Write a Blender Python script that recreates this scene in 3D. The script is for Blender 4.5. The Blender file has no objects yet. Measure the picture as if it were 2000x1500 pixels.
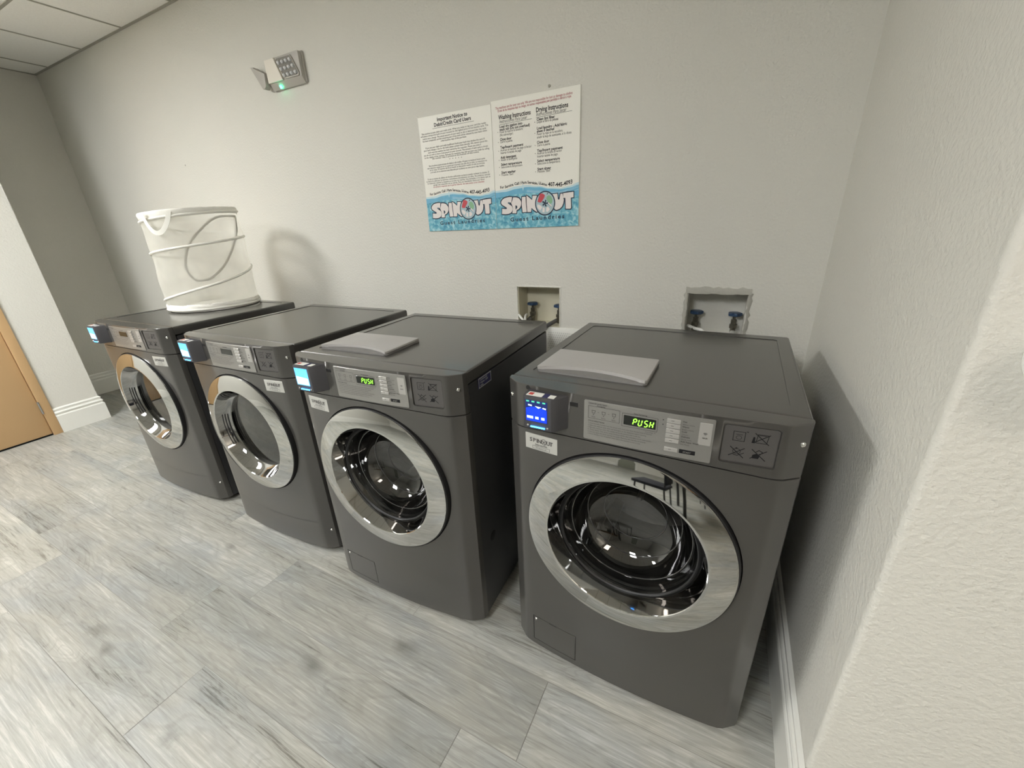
import bpy, bmesh, math, random
from mathutils import Vector, Matrix
from mathutils.geometry import tessellate_polygon
random.seed(7)
PI = math.pi
S = bpy.context.scene
C = S.collection

# ------------------------------------------------------------------ camera, world, exposure
cam = bpy.data.cameras.new('camera')
camo = bpy.data.objects.new('camera', cam)
C.objects.link(camo)
cam.sensor_fit = 'HORIZONTAL'
cam.sensor_width = 36.0
cam.lens = 36.0 * 790.8 / 2000.0
cam.clip_start = 0.02
camo.matrix_world = Matrix((
    (0.88916561, -0.13420386, 0.43746296, 3.53573683),
    (0.45568366, 0.34677044, -0.81981868, -1.81597759),
    (-0.04167639, 0.9282993, 0.36949085, 1.36997962),
    (0, 0, 0, 1)))
S.camera = camo
S.view_settings.view_transform = 'Standard'
S.view_settings.look = 'None'
S.view_settings.gamma = 1.0
S.view_settings.use_curve_mapping = False
S.view_settings.exposure = 0.14
w = bpy.data.worlds.new('world'); S.world = w; w.use_nodes = True
w.node_tree.nodes['Background'].inputs[0].default_value = (0.9, 0.95, 1.0, 1)
w.node_tree.nodes['Background'].inputs[1].default_value = 0.05
# the troffers of the suspended ceiling: (x0, x1, y0, y1, strength)
ZC = 2.6535
LIGHTS = [(-0.182, 0.434, -2.924, -1.705, 43.0),
          (2.28, 2.90, -4.14, -2.924, 39.0),
          (-0.182, 0.434, -4.75, -4.14, 8.0),
          (4.75, 5.37, -3.534, -2.315, 11.0)]  # unseen lamp added to brighten the end face of the right wall
LCOL = (0.985, 0.985, 0.975, 1)

# ------------------------------------------------------------------ materials
def mat(name, col, rough=0.5, metal=0.0, spec=0.5, coat=0.0, bump=None, vary=None, emit=None):
    m = bpy.data.materials.new(name); m.use_nodes = True
    nt = m.node_tree; b = nt.nodes['Principled BSDF']
    b.inputs['Base Color'].default_value = (*col, 1)
    b.inputs['Roughness'].default_value = rough
    b.inputs['Metallic'].default_value = metal
    b.inputs['Specular IOR Level'].default_value = spec
    b.inputs['Coat Weight'].default_value = coat
    b.inputs['Coat Roughness'].default_value = 0.07
    tc = nt.nodes.new('ShaderNodeTexCoord')
    n = nt.nodes.new('ShaderNodeTexNoise'); nt.links.new(tc.outputs['Object'], n.inputs['Vector'])
    sc, amt = vary if vary else (6.0, 0.03)
    n.inputs['Scale'].default_value = sc; n.inputs['Detail'].default_value = 4
    mx = nt.nodes.new('ShaderNodeMix'); mx.data_type = 'RGBA'
    mx.inputs[6].default_value = (*[c * (1 - amt) for c in col], 1)
    mx.inputs[7].default_value = (*[min(1, c * (1 + amt)) for c in col], 1)
    nt.links.new(n.outputs['Fac'], mx.inputs[0]); nt.links.new(mx.outputs[2], b.inputs['Base Color'])
    if bump:
        bs, bd, bst = bump
        n2 = nt.nodes.new('ShaderNodeTexNoise'); n2.inputs['Scale'].default_value = bs
        n2.inputs['Detail'].default_value = 3
        nt.links.new(tc.outputs['Object'], n2.inputs['Vector'])
        bp = nt.nodes.new('ShaderNodeBump'); bp.inputs['Distance'].default_value = bd
        bp.inputs['Strength'].default_value = bst
        nt.links.new(n2.outputs['Fac'], bp.inputs['Height']); nt.links.new(bp.outputs[0], b.inputs['Normal'])
    if emit:
        b.inputs['Emission Color'].default_value = (*emit[0], 1)
        b.inputs['Emission Strength'].default_value = emit[1]
    return m

M = {}
M['wall'] = mat('wall_paint', (0.69, 0.68, 0.625), 0.75, spec=0.3, bump=(100, 0.0034, 0.85), vary=(1.3, 0.02))
M['plaster'] = mat('raw_plaster', (0.44, 0.43, 0.385), 0.9, spec=0.2, bump=(60, 0.003, 0.8), vary=(14, 0.10))
M['ceil'] = mat('ceiling_tile', (0.90, 0.89, 0.85), 0.95, spec=0.1, bump=(220, 0.002, 0.6), vary=(90, 0.06))
M['tbar'] = mat('ceiling_grid_paint', (0.36, 0.35, 0.30), 0.6)
M['trim'] = mat('white_trim_paint', (0.80, 0.80, 0.75), 0.35, spec=0.5)
M['body'] = mat('graphite_enamel', (0.072, 0.069, 0.064), 0.33, metal=0.25, spec=0.5, coat=0.5, vary=(900, 0.08))
M['side'] = mat('graphite_side_steel', (0.050, 0.050, 0.052), 0.38, metal=0.2, spec=0.4, vary=(700, 0.08))
M['dark'] = mat('black_rubber', (0.012, 0.012, 0.013), 0.5)
M['seam'] = mat('gap_black', (0.008, 0.008, 0.008), 0.8, spec=0.1)
M['gloss'] = mat('highlight_gloss', (0.05, 0.05, 0.05), 0.06, spec=1.0, coat=1.0)
M['smoke'] = mat('smoked_chrome', (0.34, 0.34, 0.335), 0.05, metal=1.0, vary=(3, 0.01))
M['chrome'] = mat('mirror_chrome', (0.58, 0.58, 0.565), 0.035, metal=1.0, vary=(3, 0.01))
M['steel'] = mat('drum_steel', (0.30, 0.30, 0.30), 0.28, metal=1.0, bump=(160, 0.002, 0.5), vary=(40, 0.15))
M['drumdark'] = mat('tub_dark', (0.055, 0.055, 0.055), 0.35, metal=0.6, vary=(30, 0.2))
M['silver'] = mat('brushed_silver', (0.33, 0.325, 0.31), 0.33, metal=0.65, vary=(350, 0.05))
M['button'] = mat('silver_button', (0.50, 0.49, 0.47), 0.28, metal=0.5)
M['lid'] = mat('light_grey_plastic', (0.42, 0.41, 0.40), 0.40, vary=(20, 0.03))
M['lid2'] = mat('mid_grey_plastic', (0.20, 0.195, 0.19), 0.5)
M['ink'] = mat('black_ink', (0.012, 0.012, 0.014), 0.5, spec=0.2)
M['ink2'] = mat('grey_ink', (0.09, 0.085, 0.085), 0.6, spec=0.2)
M['redink'] = mat('red_ink', (0.42, 0.03, 0.07), 0.6, spec=0.2)
M['plate'] = mat('icon_plate', (0.105, 0.10, 0.098), 0.33, metal=0.3)
M['sticker'] = mat('silver_sticker', (0.55, 0.55, 0.52), 0.35, metal=0.3)
M['screw'] = mat('screw_steel', (0.75, 0.75, 0.73), 0.2, metal=1.0)
M['display'] = mat('display_black', (0.006, 0.008, 0.006), 0.12)
M['led'] = mat('led_green', (0.2, 0.9, 0.1), 0.4, emit=((0.35, 1.0, 0.05), 1.6))
M['reader'] = mat('reader_plastic', (0.055, 0.054, 0.060), 0.5)
M['scrblue'] = mat('screen_blue', (0.0, 0.02, 0.5), 0.3, emit=((0.0, 0.045, 1.0), 1.0))
M['scrnavy'] = mat('screen_navy', (0.0, 0.01, 0.1), 0.3, emit=((0.005, 0.012, 0.08), 1.0))
M['scrcyan'] = mat('screen_sky', (0.1, 0.4, 0.8), 0.3, emit=((0.13, 0.50, 1.0), 0.95))
M['scrwhite'] = mat('screen_white', (0.7, 0.85, 0.95), 0.3, emit=((0.60, 0.85, 1.0), 0.9))
M['scrgreen'] = mat('screen_green', (0.1, 0.6, 0.4), 0.3, emit=((0.05, 0.42, 0.22), 0.9))
M['strip'] = mat('led_strip_blue', (0.1, 0.4, 1.0), 0.3, emit=((0.02, 0.30, 1.0), 16.0))
M['white'] = mat('white_plastic', (0.80, 0.80, 0.76), 0.4)
M['redlab'] = mat('red_label', (0.55, 0.05, 0.04), 0.5)
M['navylab'] = mat('navy_label', (0.02, 0.02, 0.10), 0.4)
M['board'] = mat('sign_board_white', (0.88, 0.87, 0.80), 0.4, spec=0.4)
M['edge'] = mat('sign_board_edge', (0.30, 0.29, 0.26), 0.6)
M['wavehi'] = mat('wave_pale', (0.56, 0.74, 0.80), 0.4)
M['wavemid'] = mat('wave_blue', (0.16, 0.46, 0.66), 0.4, vary=(22, 0.25))
M['letter'] = mat('letter_white', (0.82, 0.77, 0.75), 0.4, vary=(30, 0.03))
M['outline'] = mat('logo_outline', (0.015, 0.035, 0.07), 0.4)
M['globe'] = mat('logo_pale_blue', (0.42, 0.55, 0.60), 0.4, vary=(60, 0.15))
M['logored'] = mat('logo_red', (0.58, 0.07, 0.09), 0.4)
M['logogreen'] = mat('logo_green', (0.26, 0.50, 0.30), 0.4)
M['tan'] = mat('tan_door_paint', (0.57, 0.375, 0.19), 0.45, vary=(3, 0.03))
M['elbody'] = mat('emergency_light_plastic', (0.78, 0.74, 0.66), 0.45)
M['elgrey'] = mat('lamp_head_grey', (0.45, 0.43, 0.39), 0.45)
M['lens'] = mat('lens_reflector', (0.30, 0.30, 0.30), 0.15, metal=0.9)
M['lensw'] = mat('led_lens', (0.75, 0.76, 0.78), 0.1)
M['grnled'] = mat('indicator_green', (0.1, 0.9, 0.5), 0.4, emit=((0.05, 1.0, 0.45), 12.0))
M['cream'] = mat('box_cream', (0.62, 0.59, 0.46), 0.6)
M['valveblue'] = mat('valve_blue', (0.022, 0.055, 0.12), 0.4)
M['brass'] = mat('valve_brass', (0.16, 0.15, 0.12), 0.35, metal=0.8)
M['hose'] = mat('hose_grey', (0.10, 0.10, 0.10), 0.4)
M['pipe'] = mat('white_tube', (0.80, 0.80, 0.76), 0.35)
M['cloth'] = mat('white_cloth', (0.84, 0.83, 0.77), 0.85, spec=0.1, vary=(40, 0.04), bump=(300, 0.001, 0.5))
M['wire'] = mat('hoop_grey', (0.36, 0.35, 0.31), 0.6)
M['wood'] = mat('table_wood', (0.36, 0.20, 0.09), 0.4, vary=(8, 0.2))
M['blackmetal'] = mat('black_metal', (0.02, 0.02, 0.02), 0.4)
M['blackfab'] = mat('black_fabric', (0.012, 0.013, 0.018), 0.9)
M['greendoor'] = mat('grey_green_door', (0.24, 0.25, 0.20), 0.5)

def emitter(name, col, st):
    m = bpy.data.materials.new(name); m.use_nodes = True; nt = m.node_tree; nt.nodes.clear()
    e = nt.nodes.new('ShaderNodeEmission'); o = nt.nodes.new('ShaderNodeOutputMaterial')
    e.inputs[0].default_value = col; e.inputs[1].default_value = st
    nt.links.new(e.outputs[0], o.inputs[0]); return m

def glass_mat(name, tint, refl=1.0):
    m = bpy.data.materials.new(name); m.use_nodes = True; nt = m.node_tree; nt.nodes.clear()
    fr = nt.nodes.new('ShaderNodeLayerWeight'); fr.inputs[0].default_value = 0.5
    pw = nt.nodes.new('ShaderNodeMath'); pw.operation = 'POWER'; pw.inputs[1].default_value = 4.0
    nt.links.new(fr.outputs['Facing'], pw.inputs[0])
    mul = nt.nodes.new('ShaderNodeMath'); mul.operation = 'MULTIPLY_ADD'; mul.use_clamp = True
    mul.inputs[1].default_value = 0.8; mul.inputs[2].default_value = 0.045 * refl
    g = nt.nodes.new('ShaderNodeBsdfGlossy'); g.inputs['Roughness'].default_value = 0.02
    t = nt.nodes.new('ShaderNodeBsdfTransparent'); t.inputs[0].default_value = (*tint, 1)
    mx = nt.nodes.new('ShaderNodeMixShader'); o = nt.nodes.new('ShaderNodeOutputMaterial')
    nt.links.new(pw.outputs[0], mul.inputs[0]); nt.links.new(mul.outputs[0], mx.inputs[0])
    nt.links.new(t.outputs[0], mx.inputs[1]); nt.links.new(g.outputs[0], mx.inputs[2])
    nt.links.new(mx.outputs[0], o.inputs[0]); return m
M['glass'] = glass_mat('porthole_glass', (0.55, 0.55, 0.53), 2.8)
M['glass2'] = glass_mat('dryer_glass', (0.70, 0.70, 0.68), 2.6)

def mesh_fabric(name, col, cover):
    m = bpy.data.materials.new(name); m.use_nodes = True; nt = m.node_tree; nt.nodes.clear()
    tc = nt.nodes.new('ShaderNodeTexCoord'); n = nt.nodes.new('ShaderNodeTexNoise')
    n.inputs['Scale'].default_value = 9; nt.links.new(tc.outputs['Object'], n.inputs['Vector'])
    mr = nt.nodes.new('ShaderNodeMapRange'); mr.inputs[3].default_value = cover - 0.08; mr.inputs[4].default_value = cover + 0.08
    nt.links.new(n.outputs['Fac'], mr.inputs[0])
    d = nt.nodes.new('ShaderNodeBsdfDiffuse'); d.inputs[0].default_value = (*col, 1)
    tl = nt.nodes.new('ShaderNodeBsdfTranslucent'); tl.inputs[0].default_value = (*col, 1)
    a = nt.nodes.new('ShaderNodeMixShader'); a.inputs[0].default_value = 0.35
    t = nt.nodes.new('ShaderNodeBsdfTransparent'); mx = nt.nodes.new('ShaderNodeMixShader')
    o = nt.nodes.new('ShaderNodeOutputMaterial')
    nt.links.new(d.outputs[0], a.inputs[1]); nt.links.new(tl.outputs[0], a.inputs[2])
    nt.links.new(mr.outputs[0], mx.inputs[0]); nt.links.new(t.outputs[0], mx.inputs[1]); nt.links.new(a.outputs[0], mx.inputs[2])
    nt.links.new(mx.outputs[0], o.inputs[0]); return m
M['mesh'] = mesh_fabric('hamper_mesh', (0.88, 0.87, 0.80), 0.45)

def water_mat():
    m = mat('printed_water', (0.2, 0.5, 0.65), 0.35)
    nt = m.node_tree; b = nt.nodes['Principled BSDF']
    tc = nt.nodes.new('ShaderNodeTexCoord')
    n = nt.nodes.new('ShaderNodeTexNoise'); n.inputs['Scale'].default_value = 55; n.inputs['Detail'].default_value = 3
    n.inputs['Distortion'].default_value = 0.6
    r = nt.nodes.new('ShaderNodeValToRGB'); e = r.color_ramp.elements
    e[0].position = 0.30; e[0].color = (0.06, 0.28, 0.46, 1)
    e[1].position = 0.72; e[1].color = (0.50, 0.76, 0.80, 1)
    k = e.new(0.5); k.color = (0.16, 0.48, 0.60, 1)
    nt.links.new(tc.outputs['Object'], n.inputs['Vector']); nt.links.new(n.outputs['Fac'], r.inputs[0])
    nt.links.new(r.outputs[0], b.inputs['Base Color']); return m
M['water'] = water_mat()

def floor_mat():
    m = bpy.data.materials.new('wood_look_tile'); m.use_nodes = True; nt = m.node_tree
    b = nt.nodes['Principled BSDF']; b.inputs['Roughness'].default_value = 0.42
    L = nt.links.new; N = nt.nodes.new
    at = N('ShaderNodeAttribute'); at.attribute_name = 'plank'
    tc = N('ShaderNodeTexCoord')
    sep = N('ShaderNodeSeparateColor'); L(at.outputs['Color'], sep.inputs[0])
    # per plank offset of the grain
    off = N('ShaderNodeVectorMath'); off.operation = 'SCALE'; off.inputs[3].default_value = 37.0
    L(at.outputs['Color'], off.inputs[0])
    add = N('ShaderNodeVectorMath'); add.operation = 'ADD'; L(tc.outputs['Object'], add.inputs[0]); L(off.outputs[0], add.inputs[1])
    def noise(sx, sy, scale, detail, dist, rough=0.6):
        mp = N('ShaderNodeMapping'); mp.inputs['Scale'].default_value = (sx, sy, 1)
        L(add.outputs[0], mp.inputs[0])
        n = N('ShaderNodeTexNoise'); n.inputs['Scale'].default_value = scale; n.inputs['Detail'].default_value = detail
        n.inputs['Distortion'].default_value = dist; n.inputs['Roughness'].default_value = rough
        L(mp.outputs[0], n.inputs['Vector']); return n
    big = noise(0.9, 4.2, 1.5, 2, 0.6)
    grain = noise(1.2, 17.0, 2.2, 7, 1.5, 0.74)
    fine = noise(1.6, 60.0, 2.6, 5, 0.4, 0.75)
    blot = noise(1.0, 2.2, 2.2, 3, 0.5)
    r1 = N('ShaderNodeValToRGB'); e = r1.color_ramp.elements
    e[0].position = 0.39; e[0].color = (0.215, 0.208, 0.175, 1)
    e[1].position = 0.60; e[1].color = (0.70, 0.69, 0.625, 1)
    k = e.new(0.45); k.color = (0.43, 0.425, 0.375, 1)
    k = e.new(0.54); k.color = (0.54, 0.535, 0.48, 1)
    mixf = N('ShaderNodeMix'); mixf.data_type = 'FLOAT'; mixf.inputs[0].default_value = 0.40
    L(grain.outputs['Fac'], mixf.inputs[2]); L(big.outputs['Fac'], mixf.inputs[3])
    mixg = N('ShaderNodeMix'); mixg.data_type = 'FLOAT'; mixg.inputs[0].default_value = 0.34
    L(mixf.outputs[0], mixg.inputs[2]); L(fine.outputs['Fac'], mixg.inputs[3])
    L(mixg.outputs[0], r1.inputs[0])
    # growth rings: contour lines of the large grain figure
    mu = N('ShaderNodeMath'); mu.operation = 'MULTIPLY'; mu.inputs[1].default_value = 95.0; L(big.outputs['Fac'], mu.inputs[0])
    sn = N('ShaderNodeMath'); sn.operation = 'SINE'; L(mu.outputs[0], sn.inputs[0])
    rr = N('ShaderNodeMapRange'); rr.inputs[1].default_value = 0.35; rr.inputs[2].default_value = 1.0; rr.inputs[3].default_value = 0; rr.inputs[4].default_value = 0.30
    L(sn.outputs[0], rr.inputs[0])
    gate = N('ShaderNodeMath'); gate.operation = 'MULTIPLY'; L(rr.outputs[0], gate.inputs[0]); L(grain.outputs['Fac'], gate.inputs[1])
    ring = N('ShaderNodeMix'); ring.data_type = 'RGBA'; ring.blend_type = 'MULTIPLY'; ring.inputs[7].default_value = (0.38, 0.36, 0.32, 1)
    L(gate.outputs[0], ring.inputs[0]); L(r1.outputs[0], ring.inputs[6])
    # cool grey clouds
    r2 = N('ShaderNodeValToRGB'); r2.color_ramp.elements[0].position = 0.42; r2.color_ramp.elements[1].position = 0.68
    L(blot.outputs['Fac'], r2.inputs[0])
    cool = N('ShaderNodeMix'); cool.data_type = 'RGBA'; cool.blend_type = 'MULTIPLY'
    cool.inputs[7].default_value = (0.82, 0.86, 0.93, 1); L(r2.outputs[0], cool.inputs[0]); L(ring.outputs[2], cool.inputs[6])
    # plank value
    mr = N('ShaderNodeMapRange'); mr.inputs[3].default_value = 0.66; mr.inputs[4].default_value = 0.82; L(sep.outputs[0], mr.inputs[0])
    val = N('ShaderNodeVectorMath'); val.operation = 'SCALE'; L(cool.outputs[2], val.inputs[0]); L(mr.outputs[0], val.inputs[3])
    last = val.outputs[0]
    # knots where the photograph shows them
    nz = noise(1.0, 1.6, 9.0, 3, 0.8)
    for kx, ky, kr in KNOTS:
        s = N('ShaderNodeVectorMath'); s.operation = 'SUBTRACT'; s.inputs[1].default_value = (kx, ky, 0)
        L(tc.outputs['Object'], s.inputs[0])
        sc = N('ShaderNodeVectorMath'); sc.operation = 'MULTIPLY'; sc.inputs[1].default_value = (1.0, 1.9, 0); L(s.outputs[0], sc.inputs[0])
        ln = N('ShaderNodeVectorMath'); ln.operation = 'LENGTH'; L(sc.outputs[0], ln.inputs[0])
        ad = N('ShaderNodeMath'); ad.operation = 'MULTIPLY_ADD'; ad.inputs[1].default_value = 0.09; L(nz.outputs['Fac'], ad.inputs[0]); L(ln.outputs[1], ad.inputs[2])
        q = N('ShaderNodeMapRange'); q.inputs[1].default_value = 0.045 + kr; q.inputs[2].default_value = 0.045
        q.inputs[3].default_value = 0; q.inputs[4].default_value = 0.70; L(ad.outputs[0], q.inputs[0])
        mm = N('ShaderNodeMix'); mm.data_type = 'RGBA'; mm.inputs[7].default_value = (0.125, 0.125, 0.110, 1)
        L(q.outputs[0], mm.inputs[0]); L(last, mm.inputs[6]); last = mm.outputs[2]
    L(last, b.inputs['Base Color'])
    bp = N('ShaderNodeBump'); bp.inputs['Distance'].default_value = 0.0006; bp.inputs['Strength'].default_value = 0.35
    L(grain.outputs['Fac'], bp.inputs['Height']); L(bp.outputs[0], b.inputs['Normal'])
    return m

# ------------------------------------------------------------------ mesh helpers
class MB:
    def __init__(s): s.bm = bmesh.new()
    def add(s, verts, faces):
        vs = [s.bm.verts.new(v) for v in verts]
        for f in faces:
            try: s.bm.faces.new([vs[i] for i in f])
            except ValueError: pass
        return s
    def merge(s, t):
        me = bpy.data.meshes.new('t'); t.to_mesh(me); s.bm.from_mesh(me); bpy.data.meshes.remove(me); t.free(); return s
    def box(s, x0, x1, y0, y1, z0, z1, bev=0, seg=2, rot=None):
        t = bmesh.new()
        r = bmesh.ops.create_cube(t, size=1)
        for v in t.verts:
            v.co = Vector((x0 + (v.co.x + .5) * (x1 - x0), y0 + (v.co.y + .5) * (y1 - y0), z0 + (v.co.z + .5) * (z1 - z0)))
        if bev: bmesh.ops.bevel(t, geom=list(t.edges), offset=bev, segments=seg, affect='EDGES', profile=0.5)
        if rot is not None: t.transform(rot)
        return s.merge(t)
    def prism(s, pts, lo, hi, axis='z', bev=0, seg=2):
        """closed outline pts (2D); lo/hi numbers or functions of the 2D point"""
        t = bmesh.new(); n = len(pts)
        fl = lo if callable(lo) else (lambda p: lo)
        fh = hi if callable(hi) else (lambda p: hi)
        def P(p, h):
            return (p[0], p[1], h) if axis == 'z' else ((p[0], h, p[1]) if axis == 'y' else (h, p[0], p[1]))
        a = [t.verts.new(P(p, fl(p))) for p in pts]; b = [t.verts.new(P(p, fh(p))) for p in pts]
        t.faces.new(a[::-1]); t.faces.new(b)
        for i in range(n): t.faces.new([a[i], a[(i + 1) % n], b[(i + 1) % n], b[i]])
        if bev:
            es = [e for e in t.edges if (e.verts[0] in a) == (e.verts[1] in a)]
            bmesh.ops.bevel(t, geom=es, offset=bev, segments=seg, affect='EDGES', profile=0.5)
        return s.merge(t)
    def lathe(s, prof, cx, cz, seg=96, a0=0, a1=2 * PI):
        """profile of (r, y) turned about an axis along y through (cx, cz)"""
        full = abs(a1 - a0 - 2 * PI) < 1e-6; n = seg if full else seg + 1
        rows = []
        for r, y in prof:
            if r < 1e-6: rows.append([s.bm.verts.new((cx, y, cz))]); continue
            rows.append([s.bm.verts.new((cx + r * math.cos(a0 + (a1 - a0) * i / seg), y, cz + r * math.sin(a0 + (a1 - a0) * i / seg))) for i in range(n)])
        for A, B in zip(rows, rows[1:]):
            for i in range(seg):
                j = (i + 1) % n
                if len(A) == 1 and len(B) == 1: continue
                if len(A) == 1: s.bm.faces.new([A[0], B[i], B[j]])
                elif len(B) == 1: s.bm.faces.new([A[i], A[j], B[0]])
                else: s.bm.faces.new([A[i], A[j], B[j], B[i]])
        return s
    def tube(s, pts, r, seg=8, closed=False, flat=1.0):
        P = [Vector(p) for p in pts]; n = len(P); rows = []
        up = Vector((0, 0, 1)); prev = None
        for i in range(n):
            if closed: t = P[(i + 1) % n] - P[i - 1]
            else: t = P[min(i + 1, n - 1)] - P[max(i - 1, 0)]
            t.normalize()
            if prev is None:
                a = t.cross(up)
                if a.length < 0.05: a = t.cross(Vector((1, 0, 0)))
            else: a = prev - t * prev.dot(t)
            a.normalize(); prev = a; b = t.cross(a)
            rr = r[i] if isinstance(r, (list, tuple)) else r
            rows.append([s.bm.verts.new(P[i] + a * rr * math.cos(2 * PI * k / seg) + b * rr * flat * math.sin(2 * PI * k / seg)) for k in range(seg)])
        m = n if closed else n - 1
        for i in range(m):
            A, B = rows[i], rows[(i + 1) % n]
            for k in range(seg): s.bm.faces.new([A[k], A[(k + 1) % seg], B[(k + 1) % seg], B[k]])
        if not closed: s.bm.faces.new(rows[0][::-1]); s.bm.faces.new(rows[-1])
        return s
    def build(s, name, m, parent=None, smooth=28, loc=None, rz=0):
        me = bpy.data.meshes.new(name)
        bmesh.ops.recalc_face_normals(s.bm, faces=s.bm.faces)
        s.bm.to_mesh(me); s.bm.free()
        me.materials.append(m)
        if smooth:
            for p in me.polygons: p.use_smooth = True
            me.set_sharp_from_angle(angle=math.radians(smooth))
        o = bpy.data.objects.new(name, me); C.objects.link(o)
        if parent: o.parent = parent
        if loc: o.location = loc
        if rz: o.rotation_euler.z = rz
        return o

def tag(o, label=None, cat=None, group=None, kind=None):
    for k, v in (('label', label), ('category', cat), ('group', group), ('kind', kind)):
        if v: o[k] = v
    return o
def thing(name, label, cat, loc=(0, 0, 0), rz=0, group=None):
    o = bpy.data.objects.new(name, None); C.objects.link(o); o.location = loc; o.rotation_euler.z = rz
    o.empty_display_size = 0.1
    return tag(o, label, cat, group)
def struct(o): o['kind'] = 'structure'; return o

def cut(o, *cutters):
    """boolean difference, evaluated at once; the cutters are removed"""
    for mb in cutters:
        c = mb.build('cutter', M['seam'], smooth=0)
        o.modifiers.clear(); md = o.modifiers.new('b', 'BOOLEAN'); md.object = c; md.operation = 'DIFFERENCE'; md.solver = 'EXACT'
        par = o.parent; o.parent = None
        bpy.context.view_layer.update()
        dg = bpy.context.evaluated_depsgraph_get()
        me = bpy.data.meshes.new_from_object(o.evaluated_get(dg))
        o.modifiers.clear(); old = o.data; o.data = me; o.parent = par
        bpy.data.objects.remove(c); bpy.data.meshes.remove(old)
    while len(o.data.materials) > 1: o.data.materials.pop()
    for p in o.data.polygons: p.use_smooth = True; p.material_index = 0
    o.data.set_sharp_from_angle(angle=math.radians(25))
    wn = o.modifiers.new('weighted normals', 'WEIGHTED_NORMAL'); wn.keep_sharp = True
    return o

# ---- glyphs of the built-in font, cached
GL = {}
def load_glyphs():
    chars = [chr(c) for c in range(33, 127)]
    objs = []
    for off in (0.0, 0.022):
        for c in chars:
            for body in (c, 'H' + c + 'H'):
                cu = bpy.data.curves.new('f', 'FONT'); cu.body = body; cu.offset = off; cu.resolution_u = 2
                o = bpy.data.objects.new('f', cu); C.objects.link(o); objs.append((off, c, body, o))
    cu = bpy.data.curves.new('f', 'FONT'); cu.body = 'HH'; hh = bpy.data.objects.new('f', cu); C.objects.link(hh)
    bpy.context.view_layer.update(); dg = bpy.context.evaluated_depsgraph_get()
    def grab(o):
        e = o.evaluated_get(dg); me = e.to_mesh()
        v = [(p.co.x, p.co.y) for p in me.vertices]; f = [tuple(p.vertices) for p in me.polygons]; e.to_mesh_clear(); return v, f
    vh, _ = grab(hh); wh = max(p[0] for p in vh) - min(p[0] for p in vh)
    W = {}
    for off, c, body, o in objs:
        v, f = grab(o)
        if body == c: GL[(off > 0, c)] = [v, f, 0.5]
        else: W[(off > 0, c)] = max(p[0] for p in v) - min(p[0] for p in v) - wh
    for k in GL: GL[k][2] = W[k] - (0.044 if k[0] else 0)
    for it in objs:
        cu = it[3].data; bpy.data.objects.remove(it[3]); bpy.data.curves.remove(cu)
    bpy.data.objects.remove(hh)
load_glyphs()

class Print:
    """flat artwork in 2D, mapped on to a surface by fn(u, v, layer) -> 3D"""
    def __init__(s, fn): s.v = []; s.f = []; s.fn = fn
    def _add(s, pts, faces, layer):
        b = len(s.v); s.v += [s.fn(p[0], p[1], layer) for p in pts]; s.f += [tuple(i + b for i in f) for f in faces]
    def poly(s, pts, layer=1):
        tr = tessellate_polygon([[Vector((p[0], p[1], 0)) for p in pts]]); s._add(pts, tr, layer); return s
    def grid(s, lo, hi, n, layer=1):
        """band between two functions of u over lo[0]..hi[0]"""
        pts = []; 
        for i in range(n + 1):
            u = lo[0] + (hi[0] - lo[0]) * i / n
            pts += [(u, lo[1](u)), (u, hi[1](u))]
        s._add(pts, [(2 * i, 2 * i + 2, 2 * i + 3, 2 * i + 1) for i in range(n)], layer); return s
    def rect(s, x0, x1, z0, z1, layer=1, n=6):
        return s.grid((x0, lambda u: z0), (x1, lambda u: z1), n, layer)
    def ribbon(s, pts, wd, closed=True, layer=1):
        P = [Vector((p[0], p[1])) for p in pts]; n = len(P); L, R = [], []
        for i in range(n):
            a = P[i - 1] if (closed or i > 0) else P[i]; c = P[(i + 1) % n] if (closed or i < n - 1) else P[i]
            d1 = (P[i] - a); d2 = (c - P[i])
            if d1.length < 1e-9: d1 = d2
            if d2.length < 1e-9: d2 = d1
            d1.normalize(); d2.normalize(); n1 = Vector((-d1.y, d1.x)); n2 = Vector((-d2.y, d2.x)); m = n1 + n2
            if m.length < 0.3: m = n1
            m.normalize(); k = min(1.8, 1 / max(0.4, m.dot(n1)))
            L.append(P[i] + m * wd / 2 * k); R.append(P[i] - m * wd / 2 * k)
        m_ = n if closed else n - 1
        s._add([tuple(p) for p in L + R], [(i, (i + 1) % n, n + (i + 1) % n, n + i) for i in range(m_)], layer); return s
    def ellipse(s, cx, cz, rx, rz, layer=1, n=36, fill=True, wd=0.001):
        pts = [(cx + rx * math.cos(2 * PI * i / n), cz + rz * math.sin(2 * PI * i / n)) for i in range(n)]
        return s.poly(pts, layer) if fill else s.ribbon(pts, wd, True, layer)
    def text(s, t, x, z, size, bold=False, width=None, align='L', path=None, layer=2, slope=0.0, space=0.0, italic=0.0):
        adv = 0; items = []
        for c in t:
            if c == ' ': adv += 0.28 + space; continue
            g = GL.get((bold, c))
            if not g: continue
            items.append((g, adv)); adv += g[2] + space
        adv = max(adv, 1e-3); kx = (width / (adv * size)) if width else 1.0
        x0 = x - (adv * size * kx * {'L': 0, 'C': .5, 'R': 1}[align])
        for (v, f, _), a in items:
            xc = x0 + (a + 0.3) * size * kx
            pts = []
            for p in v:
                u = x0 + (a + p[0] + italic * p[1]) * size * kx; vv = z + p[1] * size + slope * (u - x)
                if path: vv += path(u)
                pts.append((u, vv))
            s._add(pts, f, layer)
        return s
    def build(s, name, m, parent=None, label=None):
        me = bpy.data.meshes.new(name); me.from_pydata(s.v, [], s.f); me.materials.append(m); me.update()
        o = bpy.data.objects.new(name, me); C.objects.link(o); o.parent = parent
        if label: o['label'] = label
        return o

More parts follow.
